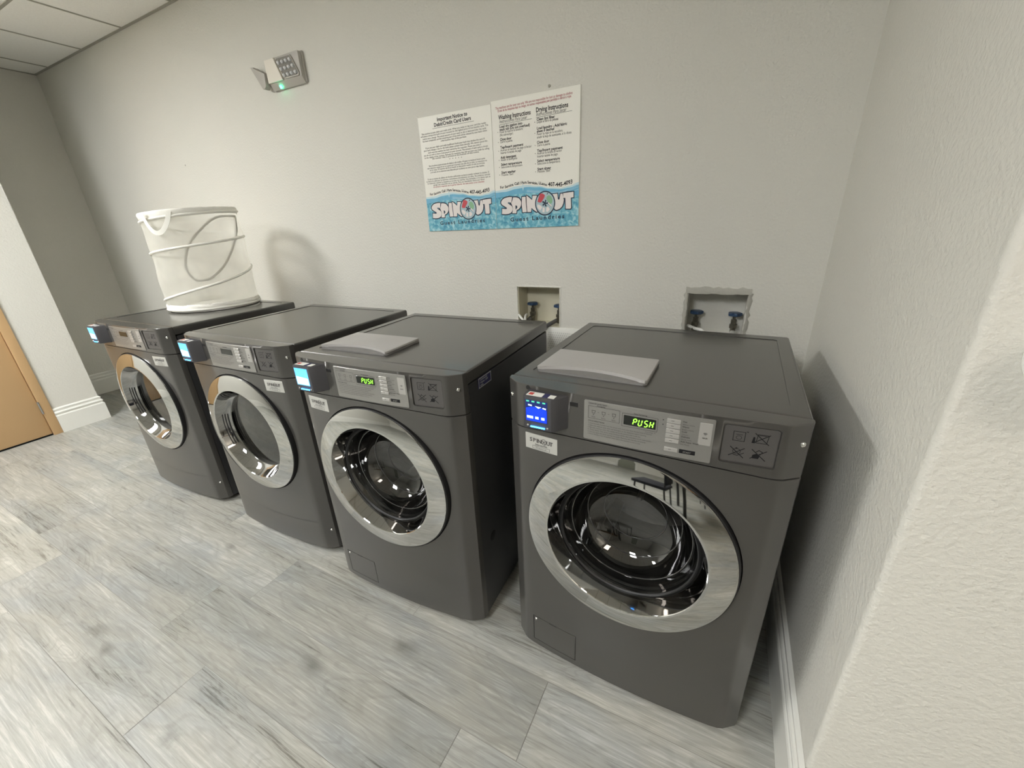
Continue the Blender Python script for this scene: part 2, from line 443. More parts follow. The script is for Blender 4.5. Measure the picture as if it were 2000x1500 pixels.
KNOTS = [(2.46, -1.33, 0.07), (2.70, -1.14, 0.07), (1.60, -1.60, 0.06), (1.72, -1.62, 0.05), (1.62, -1.12, 0.05), (2.25, -1.66, 0.05)]
# ------------------------------------------------------------------ room shell
XL, XP, YP, XR, YC = -1.705, -0.9155, -0.6781, 3.8419, -1.067
XE, YE = 5.60, -7.80           # far ends of the room behind the camera
HB = 0.1986
def build_floor():
    me = bpy.data.meshes.new('floor'); bm = bmesh.new()
    col = bm.loops.layers.float_color.new('plank')
    W, L, G = 0.2300, 1.209, 0.0009
    offs = {0: 1.435, 1: 1.99, 2: 0.60, 3: 0.91}
    rows = int(8.0 / W) + 2
    rnd = random.Random(3)
    for r in range(-5, rows):
        y1 = -0.80 - W * r; y0 = y1 - W
        if y0 > 0.03 or y1 < YE - 0.1: continue
        o = offs.get(r, rnd.random() * L)
        x = o - L * math.ceil((o + 1.9) / L)
        while x < XE + 0.1:
            a, b = max(x + G, XL - 0.13), min(x + L - G, XE + 0.1)
            if b > a:
                vs = [bm.verts.new(p) for p in ((a, y0 + G, 0), (b, y0 + G, 0), (b, min(y1, .1) - G, 0), (a, min(y1, .1) - G, 0))]
                f = bm.faces.new(vs); c = (rnd.random(), rnd.random(), rnd.random(), 1)
                for lp in f.loops: lp[col] = c
            x += L
    z = -0.0012
    f = bm.faces.new([bm.verts.new(p) for p in ((XL - .13, YE - .1, z), (XE + .1, YE - .1, z), (XE + .1, .1, z), (XL - .13, .1, z))]); f.material_index = 1
    # slab below, so that the floor has thickness
    r = bmesh.ops.create_cube(bm, size=1)
    for v in r['verts']: v.co = Vector((XL - .13 + (v.co.x + .5) * (XE - XL + .23), YE - .1 + (v.co.y + .5) * (.2 - YE), -0.06 + (v.co.z + .5) * 0.0585))
    bm.to_mesh(me); bm.free()
    me.materials.append(floor_mat()); me.materials.append(mat('grout', (0.27, 0.265, 0.24), 0.9))
    o = bpy.data.objects.new('floor', me); C.objects.link(o); return struct(o)
build_floor()

# back wall with the two openings of the water supply boxes
H1 = (2.619, 2.845, 0.885, 1.080); H2 = (3.397, 3.624, 0.885, 1.078)
def back_wall():
    b = MB(); y0, y1 = 0.0, 0.14
    xs = [XL - .12, H1[0], H1[1], H2[0], H2[1], XR + .1]
    b.box(xs[0], xs[1], y0, y1, 0, ZC + .06); b.box(xs[2], xs[3], y0, y1, 0, ZC + .06); b.box(xs[4], xs[5], y0, y1, 0, ZC + .06)
    for h in (H1, H2):
        b.box(h[0], h[1], y0, y1, 0, h[2]); b.box(h[0], h[1], y0, y1, h[3], ZC + .06)
    return struct(b.build('wall_back', M['wall'], smooth=0))
back_wall()
def wall_left():
    b = MB()
    b.box(XL - .12, XL, YP, 0, 0, ZC + .06)
    b.box(XL - .12, XP, -0.950, YP, 0, ZC + .06)
    b.box(XP - .16, XP, -1.962, -0.950, 2.09, ZC + .06)
    b.box(XP - .16, XP, YE, -1.962, 0, ZC + .06)
    return struct(b.build('wall_left', M['wall'], smooth=0))
wall_left()
def wall_right():
    r = 0.012; pts = [(XR, 0.0)]
    for i in range(9):
        a = PI + (PI / 2) * i / 8
        pts.append((XR + r + r * math.cos(a), YC + r + r * math.sin(a)))
    pts += [(XE, YC), (XE, 0.0)]
    b = MB().prism(pts, 0, ZC + .06)
    return struct(b.build('wall_right', M['wall'], smooth=40))
wall_right()
struct(MB().box(XE, XE + .12, YE, YC, 0, ZC + .06).build('wall_far_right', M['wall'], smooth=0))
struct(MB().box(XP - .16, 1.50, YE - .12, YE, 0, ZC + .06).box(2.52, XE + .12, YE - .12, YE, 0, ZC + .06).box(1.50, 2.52, YE - .12, YE, 2.12, ZC + .06).build('wall_front', M['wall'], smooth=0))
def ceiling():
    b = MB().box(XL - .12, XE + .12, YE - .12, .14, ZC, ZC + .06)
    return struct(b.build('ceiling', M['ceil'], smooth=0))
ceiling()
def grid():
    b = MB(); h = .0075
    k = -1.414
    while k < XE:
        b.box(k - h, k + h, YE, 0, ZC - .003, ZC - .0005); k += .6162
    y = -0.486
    while y > YE:
        b.box(XL, XE, y - h, y + h, ZC - .0032, ZC - .0004); y -= .6095
    b.box(XL, XR, -.016, -.0005, ZC - .0045, ZC - .0005)
    b.box(XL + .0005, XL + .016, YP, -.0005, ZC - .0045, ZC - .0005)
    return struct(b.build('trim_1', M['tbar'], smooth=0))
grid()
def sweep(path, name, flip=1, hb=HB):
    prof = [(0, 0), (.018, 0), (.018, .134), (.0155, .139), (.0105, .142), (.0105, .150), (.0150, .154), (.0155, .161), (.0120, .167), (.0075, .170), (.0075, .181), (.0100, .184), (.0100, .190), (.004, .196), (0, hb)]
    P = [Vector(p) for p in path]; b = bmesh.new(); rows = []
    for i, p in enumerate(P):
        d1 = (P[i] - P[i - 1]).normalized() if i else (P[1] - P[0]).normalized()
        d2 = (P[i + 1] - P[i]).normalized() if i < len(P) - 1 else d1
        n1 = Vector((-d1.y, d1.x)) * flip; n2 = Vector((-d2.y, d2.x)) * flip
        m = n1 + n2; m = m / m.length; k = 1 / m.dot(n1)
        rows.append([b.verts.new((p.x + m.x * t * k, p.y + m.y * t * k, z)) for t, z in prof])
    for A, B in zip(rows, rows[1:]):
        for i in range(len(prof) - 1): b.faces.new([A[i], B[i], B[i + 1], A[i + 1]])
        b.faces.new([A[-1], B[-1], B[0], A[0]])
    b.faces.new(rows[0]); b.faces.new(rows[-1][::-1])
    m = MB(); m.merge(b)
    return struct(m.build(name, M['trim'], smooth=0))
e = .0005
sweep([(XL + e, -e), (XL + e, YP + e), (XP + e, YP + e), (XP + e, -0.950)], 'baseboard_left', 1)
sweep([(XL + .02, -e), (XR - .02, -e)], 'baseboard_back', -1)
sweep([(XR - e, -e), (XR - e, YC - e), (XE, YC - e)], 'baseboard_right', -1)
sweep([(XP + e, -1.962), (XP + e, YE + e), (1.50, YE + e)], 'baseboard_front', 1)

def door_left():
    t = tag(thing('door_1', None, None, (XP, -0.950, 0)), kind='structure')
    f = MB(); f.box(-.12, .014, -.052, 0, 0, 2.09, .003).box(-.12, .014, -1.012, -.960, 0, 2.09, .003).box(-.12, .014, -.960, -.052, 2.038, 2.09, .003)
    f.build('door_frame', M['tan'], t)
    MB().box(-.050, -.004, -.9575, -.0545, .012, 2.034, .002).build('door_slab', M['tan'], t)
    MB().box(-.06, -.002, -.958, -.054, .001, .0115).build('threshold_gap', M['seam'], t)
    for z in (.23, 1.05, 1.83):
        h = MB().box(-.010, .0155, -.056, -.050, z - .045, z + .045, .001)
        h.tube([(.015, -.0535, z - .048), (.015, -.0535, z + .048)], .0055, 8); h.build('hinge', M['silver'], t)
    k = MB().tube([(-.004, -.90, 1.02), (.05, -.90, 1.02)], .012, 12).tube([(.045, -.905, 1.02), (.05, -.80, 1.02)], .009, 10); k.build('door_handle', M['silver'], t)
door_left()
def door_front():
    t = tag(thing('door_2', None, None, (1.50, YE, 0)), kind='structure')
    f = MB(); f.box(0, .09, -.11, .02, 0, 2.12, .004).box(.93, 1.02, -.11, .02, 0, 2.12, .004).box(.09, .93, -.11, .02, 2.03, 2.12, .004)
    f.build('door_frame', M['trim'], t)
    MB().box(.093, .927, -.06, -.015, .01, 2.027, .002).build('door_slab', M['greendoor'], t)
door_front()

# raw plaster around and inside the openings, valves and tubes
def jag(x0, x1, z, amp, n, rnd):
    return [(x0 + (x1 - x0) * i / n, z + amp * (rnd.random() - .5)) for i in range(n + 1)]
def valve_box(name, label, h, rough, valves):
    t = thing('water_supply_box', label, 'wall box', ((h[0] + h[1]) / 2, 0, h[2]))
    X = (h[0] + h[1]) / 2; Z = h[2]; x0, x1, z1 = h[0] - X, h[1] - X, h[3] - Z; d = .105
    b = MB(); k = .002
    b.box(x0 + k, x1 - k, d, d + .006, k, z1 - k); b.box(x0 + k, x0 + k + .004, .004, d, k, z1 - k); b.box(x1 - k - .004, x1 - k, .004, d, k, z1 - k)
    b.box(x0 + k, x1 - k, .004, d, k, k + .004); b.box(x0 + k, x1 - k, .004, d, z1 - k - .004, z1 - k)
    b.build('box_shell', M['cream'] if not rough else M['wall'], t, smooth=0)
    rnd = random.Random(5 if rough else 9)
    m = MB()
    amp = (.008 if rough else .003); wd = .020 if rough else .005
    for (a0, a1, horiz, c, s) in ((x0 - .004, x1 + .004, True, z1, 1), (.0, z1, False, x0, -1), (.0, z1, False, x1, 1)):
        n = 14
        inner = [c - s * .0015 - s * (.006 if rough else .001) * rnd.random() for i in range(n + 1)]
        outer = [c + s * (wd * (1 if (horiz or not rough) else .35) + amp * (rnd.random() - .3)) for i in range(n + 1)]
        vs, fs = [], []
        for i in range(n + 1):
            u = a0 + (a1 - a0) * i / n
            for q, y in ((inner[i], .004), (inner[i], -.0022), (outer[i] - s * .002, -.0016), (outer[i], .0008)):
                vs.append((u, y, q) if horiz else (q, y, u))
        for i in range(n):
            for j in range(3): fs.append((4 * i + j, 4 * i + 4 + j, 4 * i + 5 + j, 4 * i + 1 + j))
        m.add(vs, fs)
    m.build('plaster_edge', M['wall'] if not rough else M['plaster'], t, smooth=60)
    for (vx, vz, wdt) in valves:
        vx -= X; vz -= Z
        v = MB(); v.tube([(vx, .075, vz - .085), (vx, .075, vz - .02)], .011, 10).tube([(vx, .075, vz - .055), (vx, .075, vz - .040)], .016, 6)
        v.tube([(vx, .075, vz - .025), (vx, .075, vz)], .006, 8).tube([(vx, .075, vz - .060), (vx, .038, vz - .066)], .010, 10)
        vo = v.build('valve', M['brass'], t)
        hnd = MB(); pts = []
        for i in range(30):
            a = 2 * PI * i / 30; r = wdt * (1 + .16 * math.cos(5 * a)); pts.append((vx + r * math.cos(a), .075 + r * math.sin(a)))
        hnd.prism(pts, vz - .004, vz + .009, bev=.003); hnd.build('valve_handle', M['valveblue'], vo)
    return t
valve_box('b', 'clean-edged cream box in the wall with blue valves, behind the left washer', H1, False, [(2.668, .980, .024), (2.812, .975, .024)])
valve_box('b', 'open box in the wall with blue valves behind the rightmost washer, broken plaster edge', H2, True, [(3.438, .980, .024), (3.584, .979, .024)])

def smoothpath(P, n=10):
    out = []
    P = [Vector(p) for p in P]; Q = [P[0]] + P + [P[-1]]
    for i in range(1, len(Q) - 2):
        for k in range(n):
            t = k / n; a, b, c, d = Q[i - 1], Q[i], Q[i + 1], Q[i + 2]
            out.append(0.5 * ((2 * b) + (c - a) * t + (2 * a - 5 * b + 4 * c - d) * t * t + (3 * b - a - 3 * c + d) * t ** 3))
    out.append(P[-1]); return out
def hose(name, label, cat, pts, r, m, group=None):
    return tag(MB().tube(smoothpath(pts), r, 10).build(name, m), label, cat, group)
hose('water_hose', 'dark hose hanging from the right valve of the square-edged wall box', 'hose', [(2.812, .060, .911), (2.790, .0, .900), (2.745, -.05, .868), (2.700, -.12, .80), (2.69, -.17, .60), (2.68, -.18, .30)], .010, M['hose'])
hose('water_hose', 'grey hose at the left valve of the square-edged wall box', 'hose', [(2.668, .034, .912), (2.668, .0, .905), (2.66, -.06, .86), (2.64, -.14, .78), (2.63, -.17, .5)], .010, M['hose'])
hose('drain_tube', 'white tube poking up beside the left valve of the square-edged wall box', 'tube', [(2.640, .060, .928), (2.655, .012, .930), (2.672, -.03, .916), (2.69, -.09, .86), (2.70, -.15, .75)], .0065, M['pipe'])
hose('drain_tube', 'short white tube across the left corner of the square-edged wall box', 'tube', [(2.622, .0, .938), (2.640, -.008, .925), (2.662, -.03, .905), (2.68, -.1, .83)], .006, M['pipe'])
hose('water_hose', 'short grey hose at the right valve of the broken-edged wall box', 'hose', [(3.584, .034, .913), (3.584, -.02, .885), (3.58, -.10, .78), (3.57, -.14, .5)], .012, M['sticker'])
hose('drain_tube', 'white tube lying in the broken-edged wall box', 'tube', [(3.410, .06, .925), (3.44, .04, .920), (3.475, .02, .913), (3.50, -.05, .88), (3.50, -.14, .7)], .0065, M['pipe'])

# white access panel with a woven texture on the wall between the two right machines
def access_panel():
    t = thing('access_panel', 'white perforated plastic panel low on the wall between the two washers', 'wall panel', (2.90, 0, .56))
    MB().box(-.125, .125, -.006, 0, -.24, .328, .002).build('panel_face', M['trim'], t)
    p = Print(lambda u, v, l: (u, -.0062 - .0003 * l, v))
    for i in range(22):
        for j in range(48):
            u = -.115 + i * .0108 + (.0054 if j % 2 else 0); v = -.23 + j * .0113
            p.poly([(u - .003, v), (u, v - .003), (u + .003, v), (u, v + .003)])
    p.build('perforation', M['sticker'], t)
access_panel()
# small marks on the wall
tag(MB().lathe([(0, -.004), (.005, -.003), (.006, 0)], 2.797, 1.874, 12).build('wall_anchor', M['tbar']), 'small grey screw anchor in the wall above the right notice board', 'anchor')
tag(MB().lathe([(0, -.002), (.004, -.0015), (.006, 0)], 0.05, 1.84, 8).build('wall_nick', M['plaster']), 'tiny nick in the back wall above the laundry hamper', 'nick')

# ------------------------------------------------------------------ ceiling lights
for i, (x0, x1, y0, y1, st) in enumerate(LIGHTS):
    where = ['ceiling troffer light nearest the laundry machines', 'ceiling troffer light behind the camera, middle of the room', 'ceiling troffer light at the far end near the tan door', 'added unseen ceiling light beside the far right wall, brightening the right wall face'][i]
    t = thing('ceiling_light', where, 'ceiling light', ((x0 + x1) / 2, (y0 + y1) / 2, ZC), group='recessed ceiling troffers')
    a, b_ = (x1 - x0) / 2 - .004, (y1 - y0) / 2 - .004
    f = MB(); f.box(-a, a, -b_, -b_ + .03, -.016, -.004).box(-a, a, b_ - .03, b_, -.016, -.004).box(-a, -a + .03, -b_ + .03, b_ - .03, -.016, -.004).box(a - .03, a, -b_ + .03, b_ - .03, -.016, -.004)
    f.build('light_frame', M['trim'], t, smooth=0)
    MB().box(-a + .03, a - .03, -b_ + .03, b_ - .03, -.012, -.005).build('diffuser', emitter('troffer_glow_%d' % i, LCOL if i < 3 else (1.0, 0.90, 0.79, 1), st), t, smooth=0)  # the added last light is tinted to warm the right wall face

# ------------------------------------------------------------------ laundry machines
HW, HH_, ZT, ZK, DS, DF, AF = .343, .9826, .8545, .0105, .6737, .7039, .2995
BUL = .017
def F(x):
    x = abs(x)
    if x <= AF: return -(DF + BUL * (1 - (x / AF) ** 2))
    return -(DF + (DS - DF) * min(1, (x - AF) / (HW - AF)))
def seamz(x): return ZT + ZK * max(0, 1 - (x / AF) ** 2)
def outline(yb, inset=0.0, n=26):
    p = [(HW, yb), (HW, -(DS - .010)), (HW - .0035, -(DS + .001)), (AF + .010, -(DF - .0055))]
    for i in range(n + 1):
        x = AF - .004 - (2 * AF - .008) * i / n; p.append((x, F(x)))
    p += [(-AF - .010, -(DF - .0055)), (-HW + .0035, -(DS + .001)), (-HW, -(DS - .010)), (-HW, yb)]
    return [(x * (1 - inset), y) for x, y in p][::-1]
def fp(d):   # print layer on the curved front, d = offset from it
    return lambda u, v, l: (u, F(u) - d - .00035 * l, v)
def patch(mb, x0, x1, z0, z1, d0, d1, r=.004, n=10):
    """plate that follows the curved front: from F-d0 (back) to F-d1 (front), rounded corners"""
    xs = [x0 + r * (1 - math.cos(PI / 2 * i / 4)) for i in range(5)]
    xs += [x0 + r + (x1 - x0 - 2 * r) * i / n for i in range(1, n)]
    xs += [x1 - r * (1 - math.cos(PI / 2 * (4 - i) / 4)) for i in range(5)]
    vs = []; ch = min(.0008, (d1 - d0) * .5)
    for x in xs:
        e_ = 0
        if x < x0 + r: e_ = r - math.sqrt(max(0, r * r - (x0 + r - x) ** 2))
        if x > x1 - r: e_ = r - math.sqrt(max(0, r * r - (x - x1 + r) ** 2))
        for z, d in ((z0 + e_, d0), (z0 + e_, d1 - ch), (z0 + e_ + ch, d1), (z1 - e_ - ch, d1), (z1 - e_, d1 - ch), (z1 - e_, d0)):
            vs.append((x, F(x) - d, z))
    m = len(xs); fs = []
    for i in range(m - 1):
        for j in range(6): fs.append((6 * i + j, 6 * i + (j + 1) % 6, 6 * i + 6 + (j + 1) % 6, 6 * i + 6 + j))
    fs += [tuple(range(5, -1, -1)), tuple(6 * (m - 1) + k for k in range(6))]
    return mb.add(vs, fs)
def seg7(p, ch, x, z, w, h, t):
    """seven-segment style character, slanted"""
    S7 = {'P': 'abefg', 'U': 'bcdef', 'S': 'acdfg', 'H': 'bcefg'}[ch]
    sl = lambda px, pz: (x + px + .16 * pz, z + pz)
    m = h / 2
    sg = {'a': ((0, h), (w, h)), 'g': ((0, m), (w, m)), 'd': ((0, 0), (w, 0)), 'f': ((0, m), (0, h)), 'b': ((w, m), (w, h)), 'e': ((0, 0), (0, m)), 'c': ((w, 0), (w, m))}
    for k in S7:
        (ax, az), (bx, bz) = sg[k]; g = t * .35
        if az == bz: ax += g; bx -= g
        else: az += g; bz -= g
        p.ribbon([sl(ax, az), sl(bx, bz)], t, False, 2)

def machine(kind, label, loc, rz, screen, lit):
    washer = kind == 'washer'
    t = thing('washing_machine' if washer else 'tumble_dryer', label, 'washing machine' if washer else 'dryer', loc, rz, 'front loading laundry machines along the wall')
    # cabinet sides and back
    cab = MB().box(-HW + .002, HW - .002, -.650, -.001, .022, .938, .004).build('cabinet', M['side'], t)
    cut(cab, MB().lathe([(0, -.70), (.272, -.70), (.272, -.08), (0, -.08)], 0, .5705 if kind == 'washer' else .5665, 72))
    # worktop
    top = MB()
    tp = [(HW, -.006), (HW, -.655), (-HW, -.655), (-HW, -.006), (-HW + .006, 0), (HW - .006, 0)]
    top.prism(tp[::-1], .9405, HH_, bev=.009, seg=3)
    top = top.build('worktop', M['body'], t)
    c = MB().prism([(.297, -.05), (.305, -.058), (.305, -.60), (.297, -.608), (-.297, -.608), (-.305, -.60), (-.305, -.058), (-.297, -.05)], HH_ - .002, HH_ + .02)
    cut(top, c)
    # console
    con = MB().prism(outline(-.6555), lambda p: seamz(p[0]) + .0012, HH_ - .0004, bev=.0030, seg=3).build('control_console', M['body'], t)
    cr = MB(); patch(cr, .186, .2885, .8785, .9690, -.0045, .02, r=.006)
    cut(con, cr)
    # front panel with the round opening
    fr = MB().prism(outline(-.6515), .024, lambda p: seamz(p[0]) - .0015, bev=.0030, seg=2).build('front_panel', M['body'], t)
    zc = .5705 if washer else .5665
    cc = MB().lathe([(0, -.60), (.2755, -.60), (.2755, -.80), (0, -.80)], 0, zc, 96)
    cut(fr, cc)
    if washer:
        g = MB()
        x0, x1, z0, z1 = -.273, -.120, .046, .156
        for (a, b_, c_, d_) in ((x0, x1, z0, z0 + .0022), (x0, x1, z1 - .0022, z1), (x0, x0 + .0022, z0, z1), (x1 - .0022, x1, z0, z1)):
            gg = MB(); patch(gg, a, b_, c_, d_, -.004, .01, r=.0002, n=6); cut(fr, gg)
    # seam between console and front, dark inside
    MB().prism([(x * .985, y + .006) for x, y in outline(-.652)], lambda p: seamz(p[0]) - .003, lambda p: seamz(p[0]) + .003).build('console_gap', M['seam'], t)
    for sx in (-1, 1):
        for sy in (-.60, -.06):
            f_ = MB().lathe([(0, 0), (.022, 0), (.024, -.006), (.018, -.023), (0, -.023)], 0, 0, 16).build('foot', M['dark'], t)
            f_.data.transform(Matrix.Translation((sx * .30, sy, 0)) @ Matrix.Rotation(-PI / 2, 4, 'X'))
    # door
    d = MB().lathe([(.1780, -.664), (.1790, -.655), (.273, -.655), (.2735, -.700), (.2715, -.7225), (.262, -.7235), (.2055, -.7235), (.2055, -.700), (.1900, -.672), (.1780, -.664)], 0, zc, 120).build('door', M['dark'], t)
    if washer:
        MB().lathe([(.2685, -.7215), (.2681, -.7260), (.2660, -.7268), (.2640, -.7274), (.240, -.7328), (.212, -.7389), (.2085, -.7394), (.2060, -.7388), (.2045, -.7370), (.2045, -.7240)], 0, zc, 144).build('door_ring', M['chrome'], d)
        MB().lathe([(.2043, -.7370), (.2030, -.7340), (.1970, -.7190), (.1900, -.7020), (.1855, -.6900), (.1835, -.668)], 0, zc, 144).build('inner_bezel', M['smoke'], d)
        MB().lathe([(.1855, -.690), (.1815, -.692), (.1785, -.689), (.1785, -.676), (.1835, -.668)], 0, zc, 96).build('seal', M['dark'], d)
        MB().lathe([(.1790, -.688), (.1740, -.678), (.1660, -.651), (.1540, -.624), (.1410, -.6055), (.1230, -.5900), (.1010, -.5775), (.0760, -.5685), (.0500, -.5630), (.0250, -.5602), (0, -.5595)], 0, zc, 96).build('glass_bowl', M['glass'], d)
        for rr_, yy_ in ((.1640, -.650), (.1330, -.5980), (.0900, -.5735)):
            MB().tube([(rr_ * math.cos(2 * PI * k / 96), yy_, zc + rr_ * math.sin(2 * PI * k / 96)) for k in range(96)], .0018, 8, closed=True).build('highlight_rib', M['gloss'], d)  # rings added to the bowl to catch arcs of reflected light
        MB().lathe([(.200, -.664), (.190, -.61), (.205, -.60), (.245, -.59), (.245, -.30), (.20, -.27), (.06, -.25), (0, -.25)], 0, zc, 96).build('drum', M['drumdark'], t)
        hub = MB().lathe([(0, -.30), (.035, -.298), (.05, -.285), (.05, -.26)], 0, zc, 32)
        for k in range(6):
            a = 2 * PI * k / 6 + .3
            hub.tube([(.045 * math.cos(a), -.275, zc + .045 * math.sin(a)), (.18 * math.cos(a), -.268, zc + .18 * math.sin(a))], .012, 8)
        hub.build('drum_hub', M['steel'], t)
        fin = MB()
        for k in range(3):
            a = PI / 2 + .5 + k * 2 * PI / 3
            cx, cz = .215 * math.cos(a), zc + .215 * math.sin(a)
            R = Matrix.Translation((cx, -.44, cz)) @ Matrix.Rotation(-(a - PI / 2), 4, 'Y')
            fin.box(-.022, .022, -.12, .12, -.03, .025, .010, 3, rot=R)
        fin.build('drum_lifter', M['steel'], t)
    else:
        MB().lathe([(.2695, -.7215), (.2692, -.7260), (.2655, -.7275), (.240, -.7330), (.212, -.7389), (.2085, -.7394), (.2060, -.7388), (.2045, -.7360), (.2045, -.7240)], 0, zc, 144).build('door_ring', M['chrome'], d)
        MB().lathe([(.2043, -.7370), (.2025, -.7330), (.1960, -.7190), (.1880, -.7040), (.1800, -.6920), (.1720, -.6860)], 0, zc, 144).build('inner_bezel', M['smoke'], d)
        MB().lathe([(.1740, -.688), (.12, -.6905), (.06, -.693), (0, -.694)], 0, zc, 96).build('glass_pane', M['glass2'], d)
        hb = MB()
        for a0, a1 in ((PI - .30, PI + .50),):
            for k in range(3):
                r0 = .1800 + .0052 * k
                yk = -.6960 - .0082 * k
                hb.lathe([(r0, yk - .001), (r0 + .0040, yk - .0035), (r0 + .0044, yk + .002)], 0, zc, 24, a0, a1)
        hb.build('hinge_cover', M['dark'], d)
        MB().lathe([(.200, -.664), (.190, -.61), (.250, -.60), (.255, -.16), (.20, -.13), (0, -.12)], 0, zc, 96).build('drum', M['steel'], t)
    # dispenser lid on washers
    if washer:
        lx0, lx1, yb, yf = -.2925, .0065, -.4250, -.6080
        arc = lambda x: yf + .036 * math.sin(PI * (x - lx0) / (lx1 - lx0)) ** .8
        n = 22
        base = [(lx0 + .004, yb), (lx0, yb - .004), (lx0, yf + .012), (lx0 + .008, yf)] + [(lx0 + .010 + (lx1 - lx0 - .020) * i / n, yf) for i in range(n + 1)] + [(lx1 - .008, yf), (lx1, yf + .012), (lx1, yb - .004), (lx1 - .004, yb)]
        MB().prism([(x, y) for x, y in base], HH_ - .0025, HH_ + .0045, bev=.002).build('dispenser_body', M['lid2'], t)
        lid = [(lx0 + .004, yb), (lx0, yb - .004), (lx0, yf + .010), (lx0 + .004, yf + .002)] + [(lx0 + .014 + (lx1 - lx0 - .028) * i / n, arc(lx0 + .014 + (lx1 - lx0 - .028) * i / n) + .001) for i in range(n + 1)] + [(lx1 - .004, yf + .002), (lx1, yf + .010), (lx1, yb - .004), (lx1 - .004, yb)]
        MB().prism(lid, HH_ + .0047, HH_ + .0135, bev=.0028, seg=3).build('dispenser_lid', M['lid'], t)
    # screws
    for sx in (-1, 1):
        for z in ((.937,) if washer else (.937, .128)):
            s = MB().lathe([(0, -.004), (.0035, -.0038), (.0055, -.002), (.006, 0)], 0, 0, 14).lathe([(0, -.0045), (.0015, -.0042)], 0, 0, 6).build('screw', M['screw'], t)
            s.data.transform(Matrix.Translation((sx * .3285, F(.3285) , z)) @ Matrix.Rotation(sx * math.atan2(DF - DS, HW - AF), 4, 'Z'))
    # control panel
    cp = MB(); patch(cp, -.1120, .1710, .8695, .9735, .0, .0022, r=.003); cpo = cp.build('control_panel', M['silver'], t)
    dp = MB(); patch(dp, -.0165, .0545, .9285, .9525, .0015, .0030, r=.0015); do = dp.build('display', M['display'], cpo)
    fr_ = Print(fp(.0032)); fr_.ribbon([(-.020, .9245), (.058, .9245), (.058, .9570), (-.020, .9570)], .0008)
    fr_.ribbon([(-.101, .929), (-.026, .929), (-.026, .9605), (-.101, .9605)], .0007)
    for i, lb in enumerate(('Wash', 'Rinse', 'Spin')):
        x = -.088 + i * .0245
        fr_.ribbon([(x - .004, .950), (x + .004, .950), (x + .0032, .943), (x - .0032, .943)], .0009)
        fr_.ellipse(x, .939, .0011, .0011); fr_.text(lb if washer else ('Dry', 'Cool', 'End')[i], x, .932, .0048, width=.010, align='C')
        if i < 2: fr_.ribbon([(x + .010, .9465), (x + .014, .9465)], .0007, False)
    fr_.text('Processing', -.070, .9615, .0045, align='C', bold=True); fr_.text('Time Remaining' if washer else 'Time Remaining', .020, .9585, .0045, align='C', bold=True)
    fr_.text('Commercial Laundry System' if washer else 'Commercial Laundry System', -.101, .9665, .0045, width=.045, bold=True)
    ins = ['1. Load laundry loosely into the drum and close the door firmly until it latches.', '2. Select the desired cycle, then add detergent to the dispenser before starting.',
           '3. Pay with a card or coins. The display shows the amount that is still due.', '4. Press Start. The door stays locked while the machine is in operation.',
           '5. Do not open the door during the cycle. Remove the laundry promptly.', '6. Keep the door and the gasket clean when the machine is not in use.']
    fr_.text('CYCLE DIRECTIONS', -.101, .9205, .0045, bold=True)
    for i, s_ in enumerate(ins): fr_.text(s_, -.101, .9145 - .0058 * i, .0042, width=.150 - .012 * (i % 3))
    fr_.text('Coin drop : 4', .055, .9190, .004, align='R')
    names = (('Hot', 'Whites, Linens'), ('Warm', 'Bright colours'), ('Cold', 'Colours'), ('Delicate', 'Wools, Knits'), ('Add Super Wash', 'Soil, Heavy')) if washer else (('High', 'Cottons'), ('Medium', 'Perm. press'), ('Low', 'Delicates'), ('No Heat', 'Air only'), ('Add Time', 'More minutes'))
    zs = [.9575, .9455, .9335, .9215, .9095]
    for i, (a, b_) in enumerate(names):
        fr_.text(a, .1085, zs[i] + .0012, .0052, bold=True); fr_.text(b_, .1085, zs[i] - .0048, .0040)
    for z in (.9575, .9465): fr_.ellipse(.0690, z, .0014, .0014)
    # wireless symbol
    for r_ in (.002, .0038, .0056): fr_.ribbon([(.1545 + r_ * math.cos(a), .9355 + r_ * math.sin(a)) for a in [PI / 4 + PI / 2 * k / 6 for k in range(7)]], .0008, False)
    fr_.text('Wi-Fi', .1545, .9275, .0045, bold=True, align='C')
    fr_.build('panel_print', M['ink2'], cpo)
    for i in range(6):
        z = (zs + [.8875])[i]
        bt = MB(); patch(bt, .0765, .1045, z - .0046, z + .0046, .0020, .0050, r=.001, n=3); bo = bt.build('button', M['button'], cpo)
        mk = Print(fp(.0051)); mk.ribbon([(.0855, z + .001), (.0915, z + .001)], .0010, False); mk.build('button_mark', M['ink2'], bo)
    bt = MB(); patch(bt, .1420, .1665, .9115, .9640, .0019, .0028, r=.0015, n=3); bt.build('wireless_plate', M['button'], cpo)
    wf = Print(fp(.0030))
    for r_ in (.002, .0038, .0056): wf.ribbon([(.1545 + r_ * math.cos(a), .9355 + r_ * math.sin(a)) for a in [PI / 4 + PI / 2 * k / 6 for k in range(7)]], .0008, False)
    wf.text('Wi-Fi', .1545, .9275, .0045, bold=True, align='C'); wf.build('wireless_symbol', M['ink2'], cpo)
    bt = MB(); patch(bt, .1075, .1400, .8825, .8925, .0019, .0028, r=.001, n=3); so = bt.build('start_plate', M['ink'], cpo)
    st_ = Print(fp(.0030)); st_.text('START', .1235, .8855, .0055, bold=True, align='C'); st_.build('start_text', M['silver'], so)
    if lit:
        sg = Print(fp(.0031))
        for k, ch in enumerate('PUSH'): seg7(sg, ch, .0045 + k * .0118 + (.001 if k > 1 else 0), .9325, .0066, .0150, .0024)
        sg.build('display_digits', M['led'], do)
